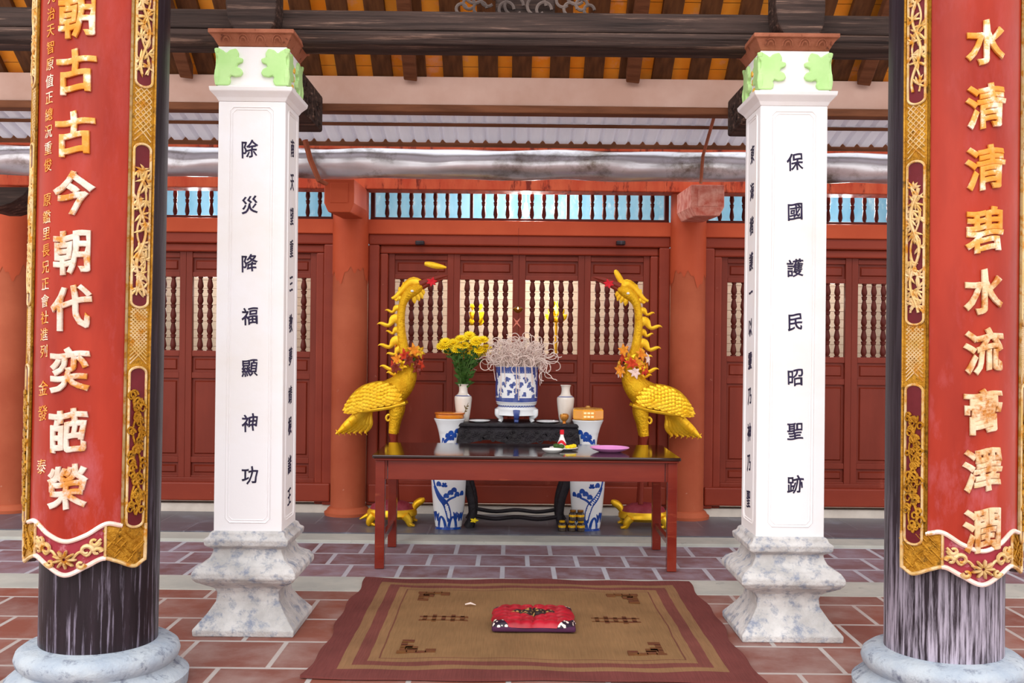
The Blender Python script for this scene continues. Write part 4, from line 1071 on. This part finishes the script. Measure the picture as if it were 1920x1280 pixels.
    # wings with overlapping feathers
    for s in (-1, 1):
        wv = cr([(752, 748, 4), (738, 745, 17), (715, 744, 23), (690, 750, 24), (668, 761, 18), (655, 768, 9), (652, 771, 2)], 24)
        wing = MB().sweep([V(u, v, s * .09) for u, v, h in wv], [(.045 * min(1, .3 + h / 20), h * KC) for u, v, h in wv], 16, ref=(0, 1, 0)).build('wing', GOLD, root, smooth=True)
        ft = MB()
        for ti in range(1, 23):
            u, vc, h = wv[ti]; n_ = max(1, int(h / 3.2)); a_ = .045 * min(1, .3 + h / 20)
            for k in range(n_):
                f2 = -0.86 + 1.72 * (k + .5 * (ti % 2)) / max(1, n_ - .5)
                if abs(f2) > .93: continue
                yy = .09 + a_ * sqrt(1 - f2 * f2)
                v0 = vc + f2 * h; L = 6.5 + 3 * (f2 > .2)
                ft.sweep([V(u + 3.5, v0 - 1.5, s * (yy - .004)), V(u - 1, v0 + 1, s * (yy + .004)), V(u - L * .7, v0 + 2.5, s * (yy + .007)), V(u - L, v0 + 3.5, s * (yy + .004))], [(.002, .008), (.003, .014), (.003, .012), (.001, .003)], 6, ref=(0, 1, 0))
        q = cr([(760, 760), (735, 768), (705, 773), (675, 776), (652, 772)], 16)
        ft.sweep([V(u, v, s * .1) for u, v in q], [(.02, .016)] * 16, 8, ref=(0, 1, 0))
        ft.build('feather_row', GOLDS, wing, smooth=True)
    # tail of five long feathers
    o = MB()
    for k in range(6):
        y = (k - 2.5) * .018; d = k * 8.2
        q = cr([(690 - k * .5, 762 + k, 9), (668 + d * .45, 786, 8), (650 + d * .9, 804, 8), (630 + d * 1.25, 820 - (2.5 - abs(k - 2.5)) * .2, 2)], 12)
        o.sweep([V(u, v, y) for u, v, h in q], [(.013, h * KC * 1.05) for u, v, h in q], 8, ref=(0, 1, 0))
        for i in range(2, 11, 2):
            u, v, h = q[i]; o.sweep([V(u - 4, v - 5, y - .012), V(u, v, y - .018), V(u + 3, v + 6, y - .012)], [(.002, .003), (.004, .004), (.002, .003)], 5)
    o.build('tail', GOLDS, root, smooth=True)
    # legs (thigh feathered gold, shin red lacquer)
    for s in (-1, 1):
        q = cr([(741, 758, 15), (742, 775, 14), (739, 795, 10.5), (736, 818, 8.5)], 14)
        th = MB().sweep([V(u, v, s * .05) for u, v, r in q], [r * KC for u, v, r in q], 12).build('leg', GOLD, root, smooth=True)
        MB().sweep([V(736, 817, s * .05), V(737, 828, s * .05), V(740, 890, s * .05), V(742, 944.5, s * .05)], [8.6 * KC, 6 * KC, 4.2 * KC, 5 * KC], 12).build('shin', BEAK, th, smooth=True)
    q = [(728 + 7 * (1 - i / 14) * cos(i * .6), 790 - 9 * (1 - i / 14) * sin(i * .6)) for i in range(12)]
    MB().sweep([V(u, v, -.06) for u, v in q], [.013 - .0006 * i for i in range(12)], 8).build('thigh_curl', GOLDS, root, smooth=True)
    # garland round the neck
    xg, zg = W(757, 680)
    g = thing('flower_garland', (xg, Yc, zg), 'garland of %s flowers round the neck of the %s crane' % ('dark red and gold' if side == 'left' else 'orange, white and red', side), 'garland', 'garlands on the crane necks')
    rnd = random.Random(4 if m > 0 else 9)
    MB().sweep([(xg + .075 * cos(a), Yc + .075 * sin(a), zg + .01 * sin(2 * a)) for a in [2 * pi * i / 20 for i in range(21)]], .008, 6).build('wire', LEAF, g)
    mats = (BEAK, PETALR, GOLDS, BEAK, PETALO) if side == 'left' else (PETALO, PETALW, PETALR, GOLDS, PETALO)
    for k in range(22):
        a = -pi * k / 11 + .2; rr = rnd.uniform(.06, .115)
        fc = Vector((xg + rr * cos(a) * 1.15, Yc + rr * sin(a) - .02, zg + rnd.uniform(-.085, .1)))
        o = MB(); ax = Vector((cos(a), sin(a) - .5, .2)).normalized(); e1 = ax.orthogonal().normalized(); e2 = ax.cross(e1)
        for q in range(6):
            b = 2 * pi * q / 6; d = (e1 * cos(b) + e2 * sin(b)); L = rnd.uniform(.042, .065)
            o.sweep([fc + d * .004, fc + d * L * .5 + ax * .012, fc + d * L + ax * .008], [(.005, .005), (.006, .016), (.001, .002)], 6, ref=ax)
        o.build('flower', mats[k % 5], g, smooth=True)
    # turtle
    tr = thing('turtle_statue', (cx, Yc, .03), 'golden turtle statue with a raised head carrying the %s crane' % side, 'statue', 'golden turtle statues')
    q = [(.02, -.03), (.15, -.025), (.185, 0), (.185, .03), (.17, .05)]
    MB().lathe(q, 32, (cx, Yc, .03 + .075), sx=1.08, sy=.8).build('body', GOLDS, tr, smooth=True)
    MB().lathe([(.168, .045), (.15, .08), (.1, .105), (.05, .115), (.0005, .118)], 32, (cx, Yc, .03 + .075), sx=1.08, sy=.8).build('shell', SHELLRED, tr, smooth=True)
    hd = cr([(760, 972, 6), (769, 968, 6.5), (775, 958, 6), (782, 949, 7), (790, 944, 6.5), (796, 941, 3)], 20)
    MB().sweep([V(u, v) for u, v, r in hd], [r * KC for u, v, r in hd], 14).build('head', GOLDS, tr, smooth=True)
    for ux, s in ((768, -1), (768, 1), (698, -1), (698, 1)):
        fo = cr([(ux - (6 if ux > 735 else -6), 968, 9), (ux, 975, 7.5), (ux + (3 if ux > 735 else -3), 983, 6), (ux + (7 if ux > 735 else -5), 986, 4)], 10)
        ft = MB().sweep([V(u, v, s * .12) for u, v, r in fo], [r * KC for u, v, r in fo], 10).build('foot', GOLDS, tr, smooth=True)
        o = MB()
        for k in (-1, 0, 1):
            o.sweep([V(ux + 3, 983, s * .12 + k * .018), V(ux + 8, 985, s * .12 + k * .022), V(ux + 12, 986.3, s * .12 + k * .024)], [.011, .009, .004], 6)
        o.build('toe', GOLDS, ft, smooth=True)
    MB().sweep([V(690, 972), V(682, 976), V(674, 980)], [.02, .013, .003], 8).build('tail', GOLDS, tr, smooth=True)
crane('left', 1, 735)
crane('right', -1, 1206)

# ------------------------------------------------------------ rug and cushion
def rug_mat():
    m = bpy.data.materials.new('worn_woven_rug'); m.use_nodes = True
    n = m.node_tree.nodes; l = m.node_tree.links; b = n['Principled BSDF']; b.inputs['Roughness'].default_value = .95; b.inputs['Specular IOR Level'].default_value = .1
    t = n.new('ShaderNodeTexCoord'); sx = n.new('ShaderNodeSeparateXYZ'); l.new(t.outputs['Object'], sx.inputs[0])
    def mth(op, a, b_=None):
        x = n.new('ShaderNodeMath'); x.operation = op
        for i, v in enumerate((a, b_)):
            if v is None: continue
            if isinstance(v, (int, float)): x.inputs[i].default_value = v
            else: l.new(v, x.inputs[i])
        return x.outputs[0]
    ns = n.new('ShaderNodeTexNoise'); ns.inputs['Scale'].default_value = 2.2; ns.inputs['Detail'].default_value = 6; l.new(t.outputs['Object'], ns.inputs['Vector'])
    wob = mth('MULTIPLY', mth('SUBTRACT', ns.outputs[0], .5), .03)
    d = mth('ADD', mth('MINIMUM', mth('SUBTRACT', 1.015, mth('ABSOLUTE', sx.outputs[0])), mth('SUBTRACT', .985, mth('ABSOLUTE', sx.outputs[1]))), wob)
    r = n.new('ShaderNodeValToRGB'); r.color_ramp.interpolation = 'CONSTANT'; l.new(d, r.inputs[0])
    cols = [(0, '#6c3632'), (.125, '#846040'), (.18, '#703c34'), (.245, '#866240'), (.29, '#6b3f30'), (.3, '#84623e')]
    e = r.color_ramp.elements
    e[0].position = 0; e[0].color = lin(cols[0][1]); e[1].position = cols[1][0]; e[1].color = lin(cols[1][1])
    for p, c in cols[2:]:
        q = e.new(p); q.color = lin(c)
    n2 = n.new('ShaderNodeTexNoise'); n2.inputs['Scale'].default_value = 3; n2.inputs['Detail'].default_value = 9; l.new(t.outputs['Object'], n2.inputs['Vector'])
    mp = n.new('ShaderNodeMapping'); mp.inputs['Scale'].default_value = (160, 6, 1); l.new(t.outputs['Object'], mp.inputs[0])
    n3 = n.new('ShaderNodeTexNoise'); n3.inputs['Scale'].default_value = 1; l.new(mp.outputs[0], n3.inputs['Vector'])
    v = mth('ADD', mth('MULTIPLY', n2.outputs[0], .7), mth('MULTIPLY', n3.outputs[0], .5))
    hs = n.new('ShaderNodeHueSaturation'); hs.inputs['Saturation'].default_value = .95
    l.new(mth('ADD', v, .38), hs.inputs['Value']); l.new(r.outputs[0], hs.inputs['Color']); l.new(hs.outputs[0], b.inputs['Base Color'])
    bp = n.new('ShaderNodeBump'); bp.inputs['Strength'].default_value = .4; bp.inputs['Distance'].default_value = .006; l.new(n3.outputs[0], bp.inputs['Height']); l.new(bp.outputs[0], b.inputs['Normal'])
    return m
RX0, RX1, RY0, RY1 = -.905, 1.125, 4.7, 6.67
rc = ((RX0 + RX1) / 2, (RY0 + RY1) / 2, 0)
t = thing('woven_rug', rc, 'large worn maroon and ochre woven rug on the tiles before the altar', 'rug')
m = MB(); N = 70; o_ = []
def rugp(u, v, up):
    x, y = RX0 + (RX1 - RX0) * u, RY0 + (RY1 - RY0) * v
    e = .012 * sin(y * 5.1) + .01 * sin(y * 13 + 1); ex = .01 * sin(x * 4.3) + .006 * sin(x * 11)
    x += e * (1 - 2 * u if abs(u - .5) > .3 else 0) * .9; y += ex * (1 if v > .7 or v < .3 else 0)
    return (x, y, (.014 + .003 * sin(x * 6 + y * 3) + .002 * sin(x * 17 + y * 9)) if up else .006)
rows = [[rugp(i / N, j / N, True) for i in range(N + 1)] for j in range(N + 1)]
m.loft(rows, cap=False, closed=False)
edge = [rugp(i / N, 0, True) for i in range(N)] + [rugp(1, j / N, True) for j in range(N)] + [rugp(1 - i / N, 1, True) for i in range(N)] + [rugp(0, 1 - j / N, True) for j in range(N)]
m.loft([edge + edge[:1], [(a, b, .005) for a, b, c_ in edge + edge[:1]]], cap=False, closed=False)
m.build('weave', rug_mat(), t, smooth=True)
MOTIF = M('faded_maroon_wool', '#5e3428', '#6e4828', rough=.95, scale=9, stretch=(1, 3, 1), spec=.1)
def blk(mm, x, y, w_, d_): mm.box(rc[0] + x - w_ / 2, rc[0] + x + w_ / 2, rc[1] + y - d_ / 2, rc[1] + y + d_ / 2, .012, .0188)
for sx in (-1, 1):
    for sy in (-1, 1):
        mm = MB()
        for i in range(4):
            blk(mm, sx * (.62 - .045 * i), sy * (.6 - .02 * (i % 2)), .05, .03 + .03 * (i % 2)); blk(mm, sx * (.62 - .015 * (i % 2)), sy * (.56 - .045 * i), .03 + .03 * (i % 2), .05)
        blk(mm, sx * .58, sy * .54, .06, .05); mm.build('woven_motif', MOTIF, t)
    mm = MB()
    for i in range(5): blk(mm, sx * (.36 + .05 * i), 0.02, .022, .14 if i % 2 else .09)
    blk(mm, sx * .46, .05, .26, .016); blk(mm, sx * .46, -.02, .26, .016); mm.build('woven_motif', MOTIF, t)
# cushion
def cush_mat():
    m = bpy.data.materials.new('crimson_brocade'); m.use_nodes = True
    n = m.node_tree.nodes; l = m.node_tree.links; b = n['Principled BSDF']; b.inputs['Roughness'].default_value = .38; b.inputs['Sheen Weight'].default_value = 0; b.inputs['Specular IOR Level'].default_value = .3
    t = n.new('ShaderNodeTexCoord'); sx = n.new('ShaderNodeSeparateXYZ'); l.new(t.outputs['Object'], sx.inputs[0])
    def mth(op, a, b_=None):
        x = n.new('ShaderNodeMath'); x.operation = op
        for i, v in enumerate((a, b_)):
            if v is None: continue
            if isinstance(v, (int, float)): x.inputs[i].default_value = v
            else: l.new(v, x.inputs[i])
        return x.outputs[0]
    ax, ay = mth('ABSOLUTE', sx.outputs[0]), mth('ABSOLUTE', sx.outputs[1])
    vo = n.new('ShaderNodeTexVoronoi'); vo.inputs['Scale'].default_value = 46; l.new(t.outputs['Object'], vo.inputs['Vector'])
    r1 = n.new('ShaderNodeValToRGB'); r1.color_ramp.interpolation = 'CONSTANT'; r1.color_ramp.elements[0].color = lin('#e8d9cc'); r1.color_ramp.elements[1].position = .42; r1.color_ramp.elements[1].color = lin('#231224'); l.new(vo.outputs['Distance'], r1.inputs[0])
    r2 = n.new('ShaderNodeValToRGB'); r2.color_ramp.interpolation = 'CONSTANT'; r2.color_ramp.elements[0].color = lin('#b08a4a'); r2.color_ramp.elements[1].position = .36; r2.color_ramp.elements[1].color = lin('#1d1518'); l.new(vo.outputs['Distance'], r2.inputs[0])
    corner = mth('GREATER_THAN', mth('ADD', ax, ay), .315)
    dia = mth('LESS_THAN', mth('ADD', mth('MULTIPLY', ax, .72), ay), .085)
    ns = n.new('ShaderNodeTexNoise'); ns.inputs['Scale'].default_value = 14; l.new(t.outputs['Object'], ns.inputs['Vector'])
    r3 = n.new('ShaderNodeValToRGB'); r3.color_ramp.elements[0].position = .35; r3.color_ramp.elements[0].color = lin('#8a0a1a'); r3.color_ramp.elements[1].position = .62; r3.color_ramp.elements[1].color = lin('#b0162a'); l.new(ns.outputs[0], r3.inputs[0])
    def mix(f, a, c_):
        x = n.new('ShaderNodeMix'); x.data_type = 'RGBA'; l.new(f, x.inputs[0]); l.new(a, x.inputs[6]); l.new(c_, x.inputs[7]); return x.outputs[2]
    l.new(mix(dia, mix(corner, r3.outputs[0], r1.outputs[0]), r2.outputs[0]), b.inputs['Base Color'])
    return m
pc = at(999, 1165, 5.6); cc = (pc.x + .002, 5.63, .02)
t = thing('cushion', cc, 'crimson quilted brocade kneeling cushion with flowered corners lying on the rug', 'cushion')
m = MB(); N = 48; HX, HY = .218, .195
def cz(u, v):
    e = max(0, 1 - abs(u) ** 6) * max(0, 1 - abs(v) ** 6)
    q = abs(sin(u * 3.5 * pi)) ** .35 * abs(sin((v) * 3 * pi + .3)) ** .35
    return .022 + e ** .5 * (.026 + .015 * q)
rows = []
for j in range(N + 1):
    r = []
    for i in range(N + 1):
        u, v = -1 + 2 * i / N, -1 + 2 * j / N
        k = 1 - .06 * (abs(u) * abs(v)) ** 3
        r.append((cc[0] + HX * u * k + .004 * sin(9 * v), cc[1] + HY * v * k + .004 * sin(8 * u), cc[2] + cz(u, v)))
    rows.append(r)
m.loft(rows, cap=False, closed=False)
m.build('cover', cush_mat(), t, smooth=True)
MB().box(cc[0] - HX * .985, cc[0] + HX * .985, cc[1] - HY * .985, cc[1] + HY * .985, .018, cc[2] + .026).build('underside', CUSHBASE, t, bevel=.01)
# a curled dry leaf on the rug
p = at(882, 1137, 5.98); o = MB().sweep([(p.x - .03, 5.98, .024), (p.x, 5.985, .03), (p.x + .03, 5.98, .022)], [(.003, .004), (.006, .008), (.002, .001)], 6, ref=(0, 0, 1)).build('dry_leaf', COIL, loc=(p.x, 5.98, .02)); tag(o, 'small pale dry leaf lying on the rug left of the cushion', 'leaf')

# ------------------------------------------------------------ seen through the lattice
def lotus(px, py, lab):
    p = at(px, py, 9.75); c = (p.x, 9.75, .1); h = p.z - .1
    t = thing('lotus_lamp', c, lab, 'lamp', 'gold lotus lamps inside the hall')
    MB().lathe([(.09, 0), (.09, .02), (.015, .05), (.012, h - .08)], 20, c).build('stand', GOLDS, t, smooth=True)
    mm = MB()
    for r_, z_, L in ((8, h - .08, .1), (6, h - .02, .075), (5, h + .06, .06)):
        for k in range(r_):
            a = 2 * pi * k / r_; mm.sweep([(c[0] + v * L * cos(a), c[1] + v * L * sin(a), c[2] + z_ + L * .6 * v * v) for v in (0, .4, .8, 1)], [(.012, .012), (.03, .006), (.022, .005), (.003, .002)], 6, ref=(0, 0, 1))
    mm.build('petal', YEL, t, smooth=True)
    MB().lathe([(.0005, h - .04), (.03, h - .01), (.028, h + .05), (.0005, h + .1)], 14, c).build('bulb', emis('warm_bulb', '#ffe27a', 1.2), t, smooth=True)
lotus(892, 590, 'gold lotus lamp seen through the lattice left of the brass lamp')
lotus(1043, 585, 'gold lotus lamp seen through the lattice right of the brass lamp')
p = at(986, 398, 9.45); t = thing('light_bulb', (p.x, 9.45, p.z), 'lit bulb hanging behind the transom balusters over the central doors', 'lamp')
MB().lathe([(.0005, -.05), (.025, -.035), (.032, -.01), (.02, .025), (.014, .04)], 20, (p.x, 9.45, p.z)).build('glass', emis('lit_bulb', '#fff0c0', 6), t, smooth=True)
MB().lathe([(.016, .038), (.016, .08), (.0005, .085)], 14, (p.x, 9.45, p.z)).build('socket', BROWN2, t, smooth=True)
MB().sweep([(p.x, 9.45, p.z + .08), (p.x, 9.45, 3.6)], .004, 5).build('cord', BLACKWOOD, t)
for (x, y, z, e, c_) in ((p.x, 9.4, p.z + .1, 75, (1, .97, .92)), (CX - BAY, 9.4, p.z + .1, 38, (.97, .98, 1)), (CX + BAY, 9.4, p.z + .1, 38, (.97, .98, 1)), (CX, 9.7, 1.9, 15, (1, .95, .87)), (CX - BAY, 9.7, 1.9, 10, (1, .95, .87)), (CX + BAY, 9.7, 1.9, 10, (1, .95, .87))):  # first light is the hanging bulb's; the others are added fill behind the doors
    L = bpy.data.lights.new('hall_bulb_and_fill', 'POINT'); L.energy = e; L.color = c_; L.shadow_soft_size = .1
    lo = bpy.data.objects.new('hall_bulb_and_fill', L); COL.objects.link(lo); lo.location = (x, y, z)
